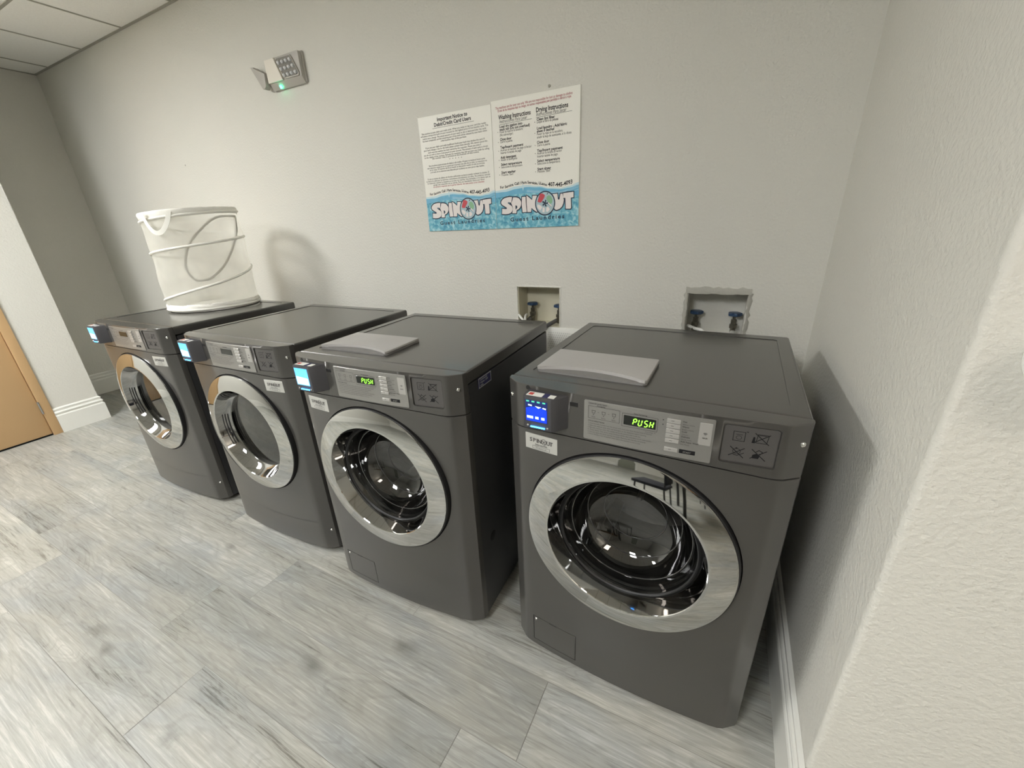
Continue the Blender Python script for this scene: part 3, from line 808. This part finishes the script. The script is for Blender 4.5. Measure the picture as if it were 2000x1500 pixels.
    # instruction plate in the recess
    ip = MB(); patch(ip, .1885, .2862, .8810, .9668, -.0048, -.0028, r=.005); io = ip.build('warning_plate', M['plate'], t)
    ic = Print(fp(-.0030))
    def sq(x, z, s, wd=.0012, sk=0): ic.ribbon([(x - s, z - s), (x + s, z - s), (x + s + sk, z + s), (x - s + sk, z + s)], wd)
    a1, a2, b1, b2 = .2165, .2550, .9430, .9060
    sq(a1, b1, .0105); ic.ribbon([(a1 - .006, b1 + .004), (a1 + .006, b1 + .004)], .001, False); ic.ellipse(a1, b1 - .003, .005, .004, fill=False, wd=.0008); ic.ribbon([(a1 + .012, b1 + .012), (a1 + .016, b1 + .012)], .0014, False)
    sq(a2 + .002, b1, .0095, .0012, .002); ic.poly([(a2 - .015, b1 - .011), (a2 - .009, b1 - .011), (a2 - .010, b1 + .003), (a2 - .013, b1 + .003)]); ic.ribbon([(a2 - .006, b1 + .008), (a2 + .010, b1 + .008)], .001, False)
    ic.ellipse(a1, b2 + .002, .007, .006, fill=False, wd=.001); ic.ribbon([(a1 - .006, b2 - .006), (a1 + .002, b2 - .008), (a1 + .008, b2 - .004), (a1 + .014, b2)], .0014, False); ic.ellipse(a1 - .001, b2 + .009, .002, .0015)
    ic.poly([(a2 - .010, b2 - .009), (a2 - .009, b2 - .001), (a2 - .002, b2 + .003), (a2 + .004, b2 - .003), (a2 + .002, b2 - .009)]); ic.ribbon([(a2 + .003, b2), (a2 + .008, b2 + .007), (a2 + .001, b2 + .011), (a2 - .004, b2 + .006)], .0016, False)
    for (x, z) in ((a2 + .002, b1), (a1, b2), (a2 + .001, b2)):
        ic.ribbon([(x - .013, z + .012), (x + .014, z - .012)], .0016, False, 2); ic.ribbon([(x + .014, z + .011), (x - .014, z - .010)], .0016, False, 2)
    ic.build('warning_symbols', M['ink'], io)
    # laundry company sticker
    sx0 = -.2800 if washer else .1960
    sk = MB(); patch(sk, sx0, sx0 + .0960, .7960, .8430, .0, .0006, r=.001, n=6); sko = sk.build('sticker', M['sticker'], t)
    pr = Print(fp(.0009)); cx = sx0 + .048
    for k, ch in enumerate('SPIN'): pr.text(ch, cx + (-.0345, -.0245, -.0142, -.0105)[k], .8195, .0165, bold=True)
    pr.ellipse(cx + .0085, .8255, .0068, .0082, fill=False, wd=.0013); pr.ribbon([(cx + .004, .829), (cx + .0085, .8255), (cx + .013, .829)], .0018, False); pr.ribbon([(cx + .005, .820), (cx + .0085, .8255), (cx + .012, .820)], .0018, False)
    for k, ch in enumerate('UT'): pr.text(ch, cx + .0155 + k * .0098, .8195, .0165, bold=True)
    pr.text('Guest Laundries', cx, .8115, .0055, align='C', bold=True)
    pr.ribbon([(cx - .026, .8000), (cx + .026, .8000), (cx + .026, .8080), (cx - .026, .8080)], .0008); pr.text('for service call', cx, .8022, .0055, align='C')
    pr.build('sticker_print', M['ink2'], sko)
    if washer:
        hs = MB().lathe([(0, -.003), (.003, -.0025), (.0045, 0)], 0, 0, 12); s = hs.build('hatch_screw', M['screw'], t); s.data.transform(Matrix.Translation((-.262, F(-.262), .144)))
        nt_ = MB(); patch(nt_, -.214, -.188, .1515, .1555, -.002, .0006, r=.001, n=3); nt_.build('hatch_notch', M['dark'], t)
    else:
        # dark line painted as the shade of a crease above the dryer foot
        g = Print(fp(.0003)); pts = [(-.285 + .57 * k / 30, .168 - .016 * math.sin(PI * k / 30)) for k in range(31)]
        g.ribbon(pts, .0016, False, 1); g.build('crease_shade', M['side'], t)
    # card reader
    bx0, bx1, z0, z1 = -.2640, -.1765, .8835, .9725
    pts = [(bx0, F(-.26) + .002), (bx0 - .001, F(-.26) - .020), (bx0 + .004, -.7500), (bx0 + .008, -.7540), (bx1 - .008, -.7540), (bx1, -.7490), (bx1 + .006, -.7380), (bx1 + .022, F(-.16) - .001), (bx1 + .022, F(-.16) + .004)]
    rdo = MB().prism(pts, z0, z1, bev=.003, seg=2).build('card_reader', M['reader'], t)
    Rf = lambda u, v, l: (u, -.7540 - .0004 * l, v)
    s0, s1, q0, q1 = -.2530, -.1935, .9050, .9635
    scr = Print(Rf); scr.rect(s0, s1, q0, q1, 1, 1)
    scr.build('reader_screen', M['scrnavy'] if screen == 'navy' else M['scrcyan'], rdo)
    ob = Print(Rf)
    if screen == 'navy':
        n = 14; tp_ = [(s0 + .002 + (s1 - s0 - .004) * k / n, q0 + .036 + .006 * math.sin(PI * k / n)) for k in range(n + 1)]
        ob.poly([(s0 + .002, q0 + .002)] + [(s1 - .002, q0 + .002)] + tp_[::-1], 2); ob.build('screen_field', M['scrblue'], rdo)
        wh = Print(Rf)
        for k, wd in enumerate((.017, .009, .009)):
            x = s0 + .004 + (0, .023, .039)[k]; wh.poly([(x, q0 + .009), (x + wd, q0 + .009), (x + wd, q0 + .016), (x, q0 + .016)], 3)
        wh.poly([(s0 + .008, q1 - .015), (s0 + .018, q1 - .016), (s0 + .018, q1 - .012), (s0 + .008, q1 - .011)], 3)
        wh.poly([(s0 + .026, q1 - .014), (s0 + .044, q1 - .015), (s0 + .036, q1 - .020)], 3); wh.poly([(s0 + .046, q1 - .018), (s0 + .056, q1 - .020), (s0 + .056, q1 - .016), (s0 + .048, q1 - .015)], 3)
        wh.build('screen_symbols', M['scrwhite'], rdo)
    else:
        ob.poly([(s0 + .003, q0 + .003), (s1 - .003, q0 + .003), (s1 - .003, q0 + .026), (s0 + .003, q0 + .030)], 2); ob.build('screen_field', M['scrwhite'], rdo)
    gr = Print(Rf)
    for k in range(4): x = s0 + .003 + k * .0145; gr.poly([(x, q1 - .005), (x + .008, q1 - .005), (x + .008, q1 - .001), (x, q1 - .001)], 3)
    gr.build('screen_icons', M['scrgreen'], rdo)
    MB().box(-.2400, -.2010, -.7556, -.7535, .8895, .8925, .0005).build('light_strip', M['strip'], rdo)
    for x in (-.2480, -.1940): MB().lathe([(0, -.7555), (.0022, -.7550), (.0030, -.7538)], x, .8935, 10).build('reader_bolt', M['screw'], rdo)
    MB().box(bx0 + .010, bx0 + .052, -.7480, -.7250, z1, z1 + .0006).build('reader_label', M['white'], rdo)
    MB().box(bx0 + .014, bx0 + .026, -.7430, -.7300, z1 + .0006, z1 + .0009).build('red_mark', M['redlab'], rdo)
    MB().box(bx0 + .053, bx0 + .067, -.7480, -.7250, z1, z1 + .0006).build('navy_label', M['navylab'], rdo)
    MB().box(bx0 + .068, bx0 + .084, -.7470, -.7280, z1, z1 + .0006).build('white_label', M['white'], rdo)
    sl = MB(); patch(sl, -.1500, -.1290, .9480, .9590, -.0002, .0008, r=.001, n=3); sl.build('card_slot', M['dark'], t)
    hl = MB().lathe([(0, -.001), (.006, -.0006), (.0065, .0005)], 0, 0, 14).build('cable_hole', M['dark'], t); hl.data.transform(Matrix.Translation((-.268, F(-.268) - .0002, .9745)))
    return t
MD = [('dryer', 'leftmost dryer in the row, under the white mesh hamper', (0.8873, -0.2469, 0), 1.7586, 'sky', False),
      ('dryer', 'second dryer from the left with bare worktop and dark display', (1.7674, -0.2464, 0), 1.2962, 'sky', False),
      ('washer', 'washing machine beside the dryers with green PUSH display and pale blue reader screen', (2.5456, -0.2792, 0), 2.2547, 'sky', True),
      ('washer', 'rightmost washing machine by the side wall, reader screen deep blue', (3.4016, -0.2434, 0), -1.3482, 'navy', True)]
ms = [machine(k, l, p, math.radians(a), s, f) for k, l, p, a, s, f in MD]
# data plate on the right side of the washer beside the dryers
dp = MB().box(HW - .002, HW - .0010, -.595, -.512, .9045, .9430 - .004).build('data_plate', M['navylab'], ms[2])
q = Print(lambda u, v, l: (HW - .0009 + .0003 * l, u, v))
q.ribbon([(-.592, .907), (-.515, .907), (-.515, .9365), (-.592, .9365)], .003)
for k in range(3): q.text(('Commercial', 'Washer 120V', '60Hz')[k], -.585, .928 - .009 * k, .009, bold=True)
q.build('data_plate_print', M['sticker'], ms[2])
sp = MB().lathe([(0, -.002), (.014, -.002), (.020, 0)], 0, 0, 20).build('side_plug', M['dark'], ms[2])
sp.data.transform(Matrix.Translation((HW - .002, -.572, .325)) @ Matrix.Rotation(PI / 2, 4, 'Z'))

# ------------------------------------------------------------------ notice boards
WAVE = [(0, .318), (.124, .323), (.267, .341), (.389, .345), (.539, .330), (.67, .308), (.798, .300), (.897, .311), (1.0, .333)]
def wave(u):
    for (a, za), (b, zb) in zip(WAVE, WAVE[1:]):
        if u <= b:
            s = (u - a) / (b - a); s = s * s * (3 - 2 * s); return za + (zb - za) * s
    return WAVE[-1][1]
LET = {
 'S': [(0.215, 0.259), (0.18, 0.2615), (0.149, 0.259), (0.115, 0.254), (0.09, 0.243), (0.073, 0.228), (0.071, 0.214), (0.082, 0.201), (0.11, 0.188), (0.138, 0.176), (0.143, 0.171), (0.140, 0.166), (0.130, 0.164), (0.082, 0.169), (0.076, 0.124), (0.12, 0.120), (0.158, 0.121), (0.188, 0.127), (0.205, 0.137), (0.216, 0.156), (0.216, 0.173), (0.205, 0.188), (0.163, 0.208), (0.158, 0.214), (0.166, 0.218), (0.204, 0.212)],
 'P': [(0.226, 0.2555), (0.252, 0.2555), (0.274, 0.253), (0.300, 0.245), (0.318, 0.231), (0.328, 0.215), (0.328, 0.198), (0.322, 0.180), (0.309, 0.165), (0.290, 0.154), (0.269, 0.150), (0.262, 0.123), (0.21, 0.125), (0.218, 0.169), (0.212, 0.190), (0.2, 0.207), (0.215, 0.228)],
 'I': [(0.338, 0.253), (0.385, 0.2545), (0.388, 0.19), (0.394, 0.129), (0.341, 0.128), (0.332, 0.19)],
 'N': [(0.394, 0.264), (0.43, 0.244), (0.461, 0.224), (0.470, 0.257), (0.521, 0.256), (0.515, 0.207), (0.529, 0.127), (0.513, 0.126), (0.480, 0.142), (0.454, 0.159), (0.447, 0.127), (0.4, 0.128), (0.394, 0.198)],
 'U': [(0.700, 0.258), (0.762, 0.259), (0.768, 0.217), (0.777, 0.211), (0.785, 0.216), (0.795, 0.256), (0.820, 0.257), (0.836, 0.207), (0.830, 0.180), (0.815, 0.156), (0.788, 0.139), (0.752, 0.131), (0.735, 0.136), (0.721, 0.149), (0.731, 0.197)],
 'T': [(0.826, 0.259), (0.88, 0.262), (0.943, 0.264), (0.944, 0.222), (0.914, 0.219), (0.918, 0.144), (0.910, 0.135), (0.857, 0.137), (0.851, 0.220), (0.828, 0.223)]}
def shrink(pts, d, ax, az):   # grow (d<0) or shrink an outline by a metric distance, in board units
    P = [Vector((p[0] * ax, p[1] * az)) for p in pts]; n = len(P)
    A = sum(P[i].x * P[(i + 1) % n].y - P[(i + 1) % n].x * P[i].y for i in range(n)); s = 1 if A > 0 else -1
    out = []
    for i in range(n):
        d1 = (P[i] - P[i - 1]).normalized(); d2 = (P[(i + 1) % n] - P[i]).normalized()
        nn = Vector((-d1.y, d1.x)) + Vector((-d2.y, d2.x))
        if nn.length < .2: nn = Vector((-d1.y, d1.x))
        nn.normalize(); q = P[i] + nn * d * s; out.append((q.x / ax, q.y / az))
    return out
def board(label, x0, x1, z0, z1, which):
    W_, H_ = x1 - x0 - .001, z1 - z0
    t = thing('notice_board', label, 'sign', (x0, 0, z0), 0, 'laundry notice boards')
    MB().box(0, W_, -.0050, -.0005, 0, H_, .0004, 1).build('board_panel', M['board'], t, smooth=0)
    fn = lambda u, v, l: (u * W_, -.0051 - .00022 * l, v * H_)
    p = Print(fn); p.grid((0, lambda u: 0), (1, lambda u: wave(u)), 40, 1); p.build('wave_crest', M['wavehi'], t)
    p = Print(fn); p.grid((0, lambda u: 0), (1, lambda u: wave(u) - .014 - .006 * math.sin(7 * u)), 40, 2); p.build('wave_band', M['wavemid'], t)
    p = Print(fn); p.grid((0, lambda u: 0), (1, lambda u: .245 + .035 * math.sin(3.2 * u + .4)), 40, 3); p.build('water_print', M['water'], t)
    hi = Print(fn)
    for k in range(3): hi.ribbon([(u / 30, wave(u / 30) - .030 - .014 * k - .010 * math.sin(u / 30 * 4 + k)) for u in range(12, 31)], .0018, False, 4)
    hi.poly([(.355, .30), (.362, .325), (.385, .333), (.362, .340), (.355, .366), (.348, .340), (.325, .333), (.348, .325)], 5)
    hi.build('wave_glint', M['wavehi'], t)
    ol = Print(fn); k_ = .0046
    for ch, pts in LET.items():
        ol.poly(shrink(pts, -k_ * 1.0, W_, H_), 6)
        lt = Print(fn); lt.poly(shrink(pts, k_ * .10, W_, H_), 7); lt.build('logo_letter', M['letter'], t)
    ol.poly([(.254, .190), (.275, .184), (.277, .168), (.255, .154)], 8)
    cx, cz, rx, rz = .6175, .190, .1115, .0915
    ol.ellipse(cx, cz, rx + .008, rz + .0065, 8.5)
    ol.build('logo_outline', M['outline'], t)
    g = Print(fn); g.ellipse(cx, cz, rx - .004, rz - .0035, 9.5); g.build('logo_disc', M['globe'], t)
    g = Print(fn); g.poly([(0.559, 0.268), (0.590, 0.268), (0.617, 0.255), (0.612, 0.240), (0.606, 0.231), (0.590, 0.215), (0.571, 0.198), (0.545, 0.200), (0.528, 0.207), (0.542, 0.238)], 10.5); g.build('logo_red_patch', M['logored'], t)
    g = Print(fn); g.poly([(0.643, 0.246), (0.665, 0.252), (0.69, 0.241), (0.705, 0.215), (0.700, 0.190), (0.68, 0.182), (0.653, 0.197), (0.632, 0.227)], 10.5); g.build('logo_green_patch', M['logogreen'], t)
    g = Print(fn)
    for k in range(5):
        a = 2 * PI * k / 5 + .5
        g.poly([(cx + .010 * math.cos(a), cz + .008 * math.sin(a)), (cx + .032 * math.cos(a + .5), cz + .026 * math.sin(a + .5)), (cx + .040 * math.cos(a + 1.0), cz + .030 * math.sin(a + 1.0)), (cx + .016 * math.cos(a + 1.2), cz + .012 * math.sin(a + 1.2))], 11.5)
    g.poly([(.640, .262), (.652, .272), (.657, .268), (.643, .255)], 11.5); g.ellipse(cx, cz, .013, .010, 11.5)
    g.ribbon([(.648, .185), (.672, .172), (.690, .160)], .0022, False, 11.5)
    g.build('logo_swirl', M['outline'], t)
    g = Print(fn)
    g.poly([(.53, .185), (.56, .178), (.585, .160), (.560, .135), (.535, .150), (.522, .168)], 10.5); g.poly([(.59, .160), (.615, .155), (.610, .118), (.585, .122)], 10.5)
    g.poly([(.632, .158), (.655, .162), (.675, .140), (.650, .120), (.628, .125)], 10.5); g.poly([(.645, .195), (.66, .196), (.70, .165), (.69, .160)], 11)
    g.build('logo_white_patch', M['letter'], t)
    p = Print(fn); p.text('Guest Laundries', .180, .057, .046, bold=True, width=.675, space=.16, slope=.012, layer=7); p.build('subtitle_text', M['outline'], t)
    # curved service line
    sv = Print(fn); off = .012
    base = lambda u: wave(u) + off
    sv.text('For Service, Call / Para Servicio, LLame', .065, 0, .030, bold=True, width=.575, path=base)
    sv.text('407-445-4093', .655, 0, .044, bold=True, width=.275, path=base); sv.build('service_text', M['ink'], t)
    hd = Print(fn); bd = Print(fn); rd = Print(fn); an = H_ / W_
    # text sizes are in v units; u is stretched by width=
    if which == 'L':
        hd.text('Important Notice to', .278, .947, .042, bold=True, width=.420, slope=.01); hd.text('Debit/Credit Card Users', .228, .908, .042, bold=True, width=.514, slope=.01)
        hd.ribbon([(.203, .895), (.777, .900)], .0022, False, 2)
        rows = [(.033, .933, .862, 'This machine accepts debit and credit cards. When you swipe or tap your card the reader'), (.017, .958, .843, 'will place a temporary hold on your account for the highest price of one laundry cycle. The'),
                (.044, .930, .822, 'hold is not a charge. The actual amount of your wash or dry is deducted after the cycle'), (.040, .939, .803, 'has been completed, and the remaining part of the hold will be released by your bank within'), (.305, .667, .787, 'a few business days of the purchase.'),
                (.072, .901, .744, 'If you use your debit card with insufficient funds your bank may decline the card. If'), (.043, .936, .724, 'your bank charges a fee for the hold, please contact them directly. We cannot cancel the'),
                (.104, .850, .704, 'hold once the machine has been started by the customer. Please use coins if'), (.037, .940, .684, 'you do not wish to have a hold placed on your account. The amount of each cycle is shown'),
                (.040, .955, .664, 'on the display of the machine. Refunds for machines that did not start are made by calling'), (.156, .823, .650, 'the number that is printed at the bottom of this notice.'),
                (.095, .893, .591, 'Esta lavadora acepta tarjetas de debito y de credito. Al pasar su tarjeta el lector pone'), (.067, .918, .572, 'una retencion temporal en su cuenta por el precio mas alto de un ciclo. La retencion no'),
                (.101, .884, .555, 'es un cargo. El importe real de su lavado se descuenta cuando el ciclo se termina'), (.110, .882, .535, 'y el resto de la retencion sera liberado por su banco en unos pocos dias habiles.'),
                (.055, .937, .477, 'Si usa su tarjeta de debito sin fondos suficientes su banco puede rechazar la tarjeta. Si'), (.033, .951, .458, 'su banco le cobra por la retencion, comuniquese directamente con ellos. No podemos cancelar'),
                (.048, .950, .440, 'la retencion cuando la maquina ya se puso en marcha. Use monedas si no desea que se'), (.134, .872, .423, 'ponga una retencion en su cuenta. Para un reembolso llame por favor'), ]
        for a, b_, z, s_ in rows: bd.text(s_, a, z - .006, .0205, width=b_ - a, slope=.010)
        bd.text('*   *   *   *   *', .405, .620, .024, width=.18)
        rd.text('al numero impreso en la parte inferior de este aviso a los clientes.', .131, .399, .0205, width=.739, slope=.010)
    else:
        rd.text('The machines are for your use only. We are not responsible for lost or damage to clothes', .053, .936, .026, width=.866, slope=.013)
        rd.text('El uso de las maquinas bajo su riesgo, no somos responsables por perdidas o danos a ropa', .079, .915, .026, width=.826, slope=.015)
        hd.text('Washing Instructions', .086, .861, .046, bold=True, width=.380);
        bd.text('Instrucciones Para Lavar', .093, .834, .036, width=.328, italic=.2)
        hd.ribbon([(.092, .823), (.477, .829)], .0022, False, 2)
        C1 = [(1, .799, .367, 'Load dry station into'), (1, .778, .454, 'wash tub (Do not overload)'), (0, .760, .370, 'Poner la ropa en la lavadora'), (0, .738, .254, '(No sobrecargar)'), (1, .705, .233, 'Close door'), (0, .687, .243, 'Cierre la puerta'),
              (1, .645, .371, 'Tap/Insert payment'), (0, .624, .468, 'Acercar el metodo de pago al lector'), (0, .604, .347, 'Insertar la tarjeta de pago'), (1, .568, .282, 'Add detergent'), (0, .550, .295, 'Anadir el detergente'),
              (1, .514, .349, 'Select temperature'), (0, .494, .353, 'Seleccione la temperatura'), (1, .452, .270, 'Start washer'), (0, .433, .249, 'Presione "Start"')]
        C2 = [(1, .808, .732, 'Clean lint filter'), (0, .790, .771, 'Limpie el filtro de pelusas'), (1, .746, .865, 'Load laundry - Add fabric'), (1, .725, .726, 'sheet if desired'), (0, .705, .816, 'Poner la ropa en la secadora'), (0, .683, .912, 'anadir la hoja de suavizante, si lo desea'),
              (1, .645, .668, 'Close door'), (0, .625, .680, 'Cierre la puerta'), (1, .585, .817, 'Tap/Insert payment'), (0, .566, .810, 'Acercar la tarjeta al lector'), (0, .544, .764, 'Insertar tarjeta de pago'),
              (1, .510, .787, 'Select temperature'), (0, .490, .790, 'Seleccione la temperatura'), (1, .449, .687, 'Start dryer'), (0, .430, .686, 'Presione "Start"')]
        for x, cl in ((.092, C1), (.532, C2)):
            if cl is C2:
                hd.build('washing_text', M['ink'], t); bd.build('small_text', M['ink2'], t); hd = Print(fn); bd = Print(fn)
                hd.text('Drying Instructions', .525, .868, .046, bold=True, width=.350); bd.text('Instrucciones Para Secar', .526, .841, .036, width=.328, italic=.2); hd.ribbon([(.526, .831), (.916, .838)], .0022, False, 2)
            for bo, z, xe, s_ in cl:
                (hd if bo else bd).text(s_, x, z, .0275 if bo else .026, bold=bool(bo), width=xe - x, slope=.006)
        for z in (.770, .695, .628, .558, .503, .443): bd.ellipse(.070, z, .0035, .003, 2, 8)
        for z in (.800, .722, .635, .575, .500, .440): bd.ellipse(.510, z, .0035, .003, 2, 8)
    hd.build('heading_text', M['ink'], t); bd.build('body_text', M['ink2'], t); rd.build('red_text', M['redink'], t)
    return t
board('left white notice board headed Important Notice, blue water band at the bottom', 2.125, 2.5266, 1.3468, 1.8496, 'L')
board('right white notice board with washing and drying instructions in two columns', 2.5272, 2.9313, 1.3468, 1.8585, 'R')

# ------------------------------------------------------------------ emergency light
def emergency_light():
    x0, x1, z0, z1 = 1.163, 1.426, 2.100, 2.236
    t = thing('emergency_light', 'white emergency light with lamp lenses and green indicator high on the back wall', 'emergency light', (x0, 0, z0))
    W_, H_ = x1 - x0, z1 - z0
    b = MB().prism([(-.001, 0), (-.012, 0), (-.030, .028), (-.030, H_), (-.001, H_)][::-1], 0, W_, axis='x', bev=.003); b.build('housing', M['elgrey'], t)
    MB().box(-.006, W_ + .008, -.012, -.0005, .004, H_ + .003, .003).build('backplate', M['elgrey'], t)
    MB().prism([(.002, .030), (.124, .030), (.118, .040), (.084, H_ - .014), (.080, H_ - .002), (.002, H_ - .002)][::-1], -.040, -.0302, axis='y', bev=.003).build('front_cover', M['elbody'], t)
    q = [(.088, H_ - .012), (.098, H_ - .006), (.207, H_ - .010), (.214, H_ - .018), (.252, .044), (.250, .034), (.244, .030), (.136, .032), (.127, .040)]
    hd = MB().prism(q, -.037, -.0302, axis='y', bev=.002).build('lamp_head', M['elgrey'], t)
    MB().prism([(a_ * .93 + .012, c * .90 + .009) for a_, c in q], -.0378, -.0371, axis='y').build('reflector', M['lens'], hd)
    for r_ in range(3):
        for c in range(4):
            u = .110 + .013 * r_ + c * .030; z = H_ - .030 - r_ * .029
            MB().lathe([(0, -.0470), (.0045, -.0458), (.0078, -.0420), (.0088, -.0379)], u + .003, z, 16).build('led_lens', M['lensw'], hd)
    # second head, swung away to the left
    h2 = [(-.116, H_ - .014), (-.088, H_ - .018), (-.045, H_ - .048), (-.007, H_ - .055), (-.016, .020), (-.032, .010), (-.047, .012)]
    MB().prism(h2, -.046, -.012, axis='y', bev=.004).build('swivel_lamp_head', M['elgrey'], t)
    o = MB().tube([(.076, -.020, .002), (.076, -.026, .014)], .0055, 12).build('indicator', M['grnled'], t)
emergency_light()

# ------------------------------------------------------------------ laundry hamper
def hamper():
    cx, cy, z0, R = .818, -.455, HH_ + .0008, .228
    t = thing('laundry_hamper', 'white mesh pop-up laundry hamper standing on the leftmost dryer', 'laundry hamper', (cx, cy, z0))
    H_ = .522
    def rad(a, z):   # slightly uneven cloth wall
        return R + .004 * math.sin(3 * a + 9 * z) + .003 * math.sin(5 * a - 14 * z) - .004 * math.sin(PI * ((z / .18) % 1))
    def tilt(a, z): return z + (z / H_) * .014 * math.sin(a * 1 + 1.0)
    bm = MB(); n, m = 72, 26; vs, fs = [], []
    for j in range(m + 1):
        z = .034 + (H_ - .034 - .030) * j / m
        for i in range(n):
            a = 2 * PI * i / n; r = rad(a, z); vs.append((r * math.cos(a), r * math.sin(a), tilt(a, z)))
    for j in range(m):
        for i in range(n): fs.append((j * n + i, j * n + (i + 1) % n, (j + 1) * n + (i + 1) % n, (j + 1) * n + i))
    bm.add(vs, fs); bm.build('mesh_wall', M['mesh'], t, smooth=80)
    def band(za, zb, th, name, wob):
        b = MB(); vs, fs = [], []; k = 6
        for i in range(n):
            a = 2 * PI * i / n
            for j in range(k + 1):
                z = za + (zb - za) * j / k; r = rad(a, z) + th * math.sin(PI * j / k) + wob * math.sin(11 * a + j)
                vs.append((r * math.cos(a), r * math.sin(a), tilt(a, z)))
            for j in range(k + 1):
                z = zb - (zb - za) * j / k; r = rad(a, z) - .002
                vs.append((r * math.cos(a), r * math.sin(a), tilt(a, z)))
        w_ = 2 * (k + 1)
        for i in range(n):
            for j in range(w_): fs.append((i * w_ + j, i * w_ + (j + 1) % w_, ((i + 1) % n) * w_ + (j + 1) % w_, ((i + 1) % n) * w_ + j))
        b.add(vs, fs); return b.build(name, M['cloth'], t, smooth=80)
    band(H_ - .032, H_, .003, 'rim_band', .0006); band(.006, .040, .005, 'base_band', .0022)
    MB().prism([(.224 * math.cos(2 * PI * i / 48), .224 * math.sin(2 * PI * i / 48)) for i in range(48)], 0, .005).build('base_cloth', M['cloth'], t)
    # the spiral wire in its white sleeve; angles measured from the side seen at the left from the front
    # view direction from camera to hamper is (-0.894, 0.448); left silhouette is at angle 206.6-ish
    aL = math.atan2(-.894, -.448)
    key = [(0, .012), (PI, .012), (2 * PI, .060), (3 * PI, .212), (4 * PI, .318), (5 * PI, .372), (6 * PI, .480), (7 * PI, .505)]
    def hz(s):
        for (a, za), (b, zb) in zip(key, key[1:]):
            if s <= b: return za + (zb - za) * (s - a) / (b - a)
        return key[-1][1]
    pts = []
    for i in range(0, 7 * 36 + 1):
        s = i * PI / 36; a = aL + s; z = hz(s); pts.append(((rad(a, z) + .002) * math.cos(a), (rad(a, z) + .002) * math.sin(a), tilt(a, z)))
    MB().tube(pts, .0068, 8).build('spiral_sleeve', M['cloth'], t)
    # loose wire hoop seen through the mesh
    vdir = Vector((-.894, .448, 0)); side = Vector((.448, .894, 0))
    hp = [(.93, .49), (.57, .485), (.33, .46), (.09, .415), (-.12, .37), (-.27, .32), (-.38, .25), (-.37, .205), (-.28, .17), (-.11, .165), (.07, .175), (.38, .23), (.62, .30), (.75, .35), (.88, .415)]
    P3 = [side * (u * R * .97) - vdir * (R * .88 * math.sqrt(1 - u * u)) + Vector((0, 0, v)) for u, v in hp]
    P3 = P3 + [P3[0]]
    pts = smoothpath(P3, 6)[:-1]
    MB().tube(pts, .0065, 8, closed=True).build('wire_hoop', M['wire'], t)
    # carrying strap on the near side at the left
    def strap(c0, c1, drop):
        pts = []
        for i in range(15):
            s = i / 14; a = c0 + (c1 - c0) * s; z = H_ - .010 - drop * math.sin(PI * s) ** .75
            r = R + .010 + .012 * math.sin(PI * s); pts.append((r * math.cos(a), r * math.sin(a), tilt(a, z)))
        b = MB(); vs, fs = [], []
        for i, p in enumerate(pts):
            a = math.atan2(p[1], p[0]); P = Vector(p); tn = (Vector(pts[min(i + 1, 14)]) - Vector(pts[max(i - 1, 0)])).normalized()
            rad_ = Vector((math.cos(a), math.sin(a), 0)); sd = tn.cross(rad_).normalized()
            for u, v in ((-.011, -.001), (.011, -.001), (.011, .001), (-.011, .001)): vs.append(tuple(P + sd * u + rad_ * v))
        for i in range(14):
            for j in range(4): fs.append((4 * i + j, 4 * i + (j + 1) % 4, 4 * i + 4 + (j + 1) % 4, 4 * i + 4 + j))
        fs += [(0, 1, 2, 3), (56, 57, 58, 59)]
        b.add(vs, fs); return b.build('carry_strap', M['cloth'], t, smooth=60)
    strap(aL + .62, aL + 1.22, .098)
hamper()

# ------------------------------------------------------------------ dispenser at the right edge of the picture
def dispenser():
    t = thing('wall_dispenser', 'white round plastic fixture at the right edge of the picture', 'wall fixture', (3.957, YC, 1.188))
    MB().lathe([(0, -.0850), (.030, -.0845), (.046, -.0810), (.056, -.0720), (.060, -.0600), (.060, -.0060), (.066, -.0040), (.066, -.0005), (0, -.0005)], 0, 0, 48).build('housing', M['white'], t)
    MB().lathe([(0, -.0880), (.012, -.0875), (.016, -.0845), (.016, -.0800), (0, -.0800)], 0, 0, 24).build('centre_cap', M['lid'], t)
dispenser()

# ------------------------------------------------------------------ furniture behind the camera (seen only as reflections in the chrome)
def table():
    t = thing('wooden_table', 'wooden table with black metal legs, seen in the chrome door rings', 'table', (4.45, -2.95, 0))
    MB().box(-.75, .75, -.40, .40, .72, .755, .004).build('tabletop', M['wood'], t)
    for sx in (-1, 1):
        for sy in (-1, 1):
            MB().box(sx * .66 - .02, sx * .66 + .02, sy * .33 - .02, sy * .33 + .02, 0, .7195, .003).build('leg', M['blackmetal'], t)
table()
def chair(x, y, rz, label):
    t = thing('chair', label, 'chair', (x, y, 0), rz, 'black chairs at the wooden table')
    MB().box(-.22, .22, -.22, .22, .43, .48, .015, 3).build('seat', M['blackfab'], t)
    MB().box(-.21, .21, .19, .23, .52, .92, .015, 3).build('backrest', M['blackfab'], t)
    for sx in (-1, 1):
        MB().tube([(sx * .19, -.19, 0), (sx * .18, -.18, .4295)], .012, 8).build('leg', M['blackmetal'], t)
        MB().tube([(sx * .19, .20, 0), (sx * .19, .187, .45), (sx * .19, .212, .60)], .012, 8).build('leg', M['blackmetal'], t)
chair(3.40, -2.75, math.radians(-75), 'black chair on the near left of the wooden table, reflected in the chrome')
chair(4.55, -3.75, math.radians(182), 'black chair on the far side of the wooden table, reflected in the chrome')
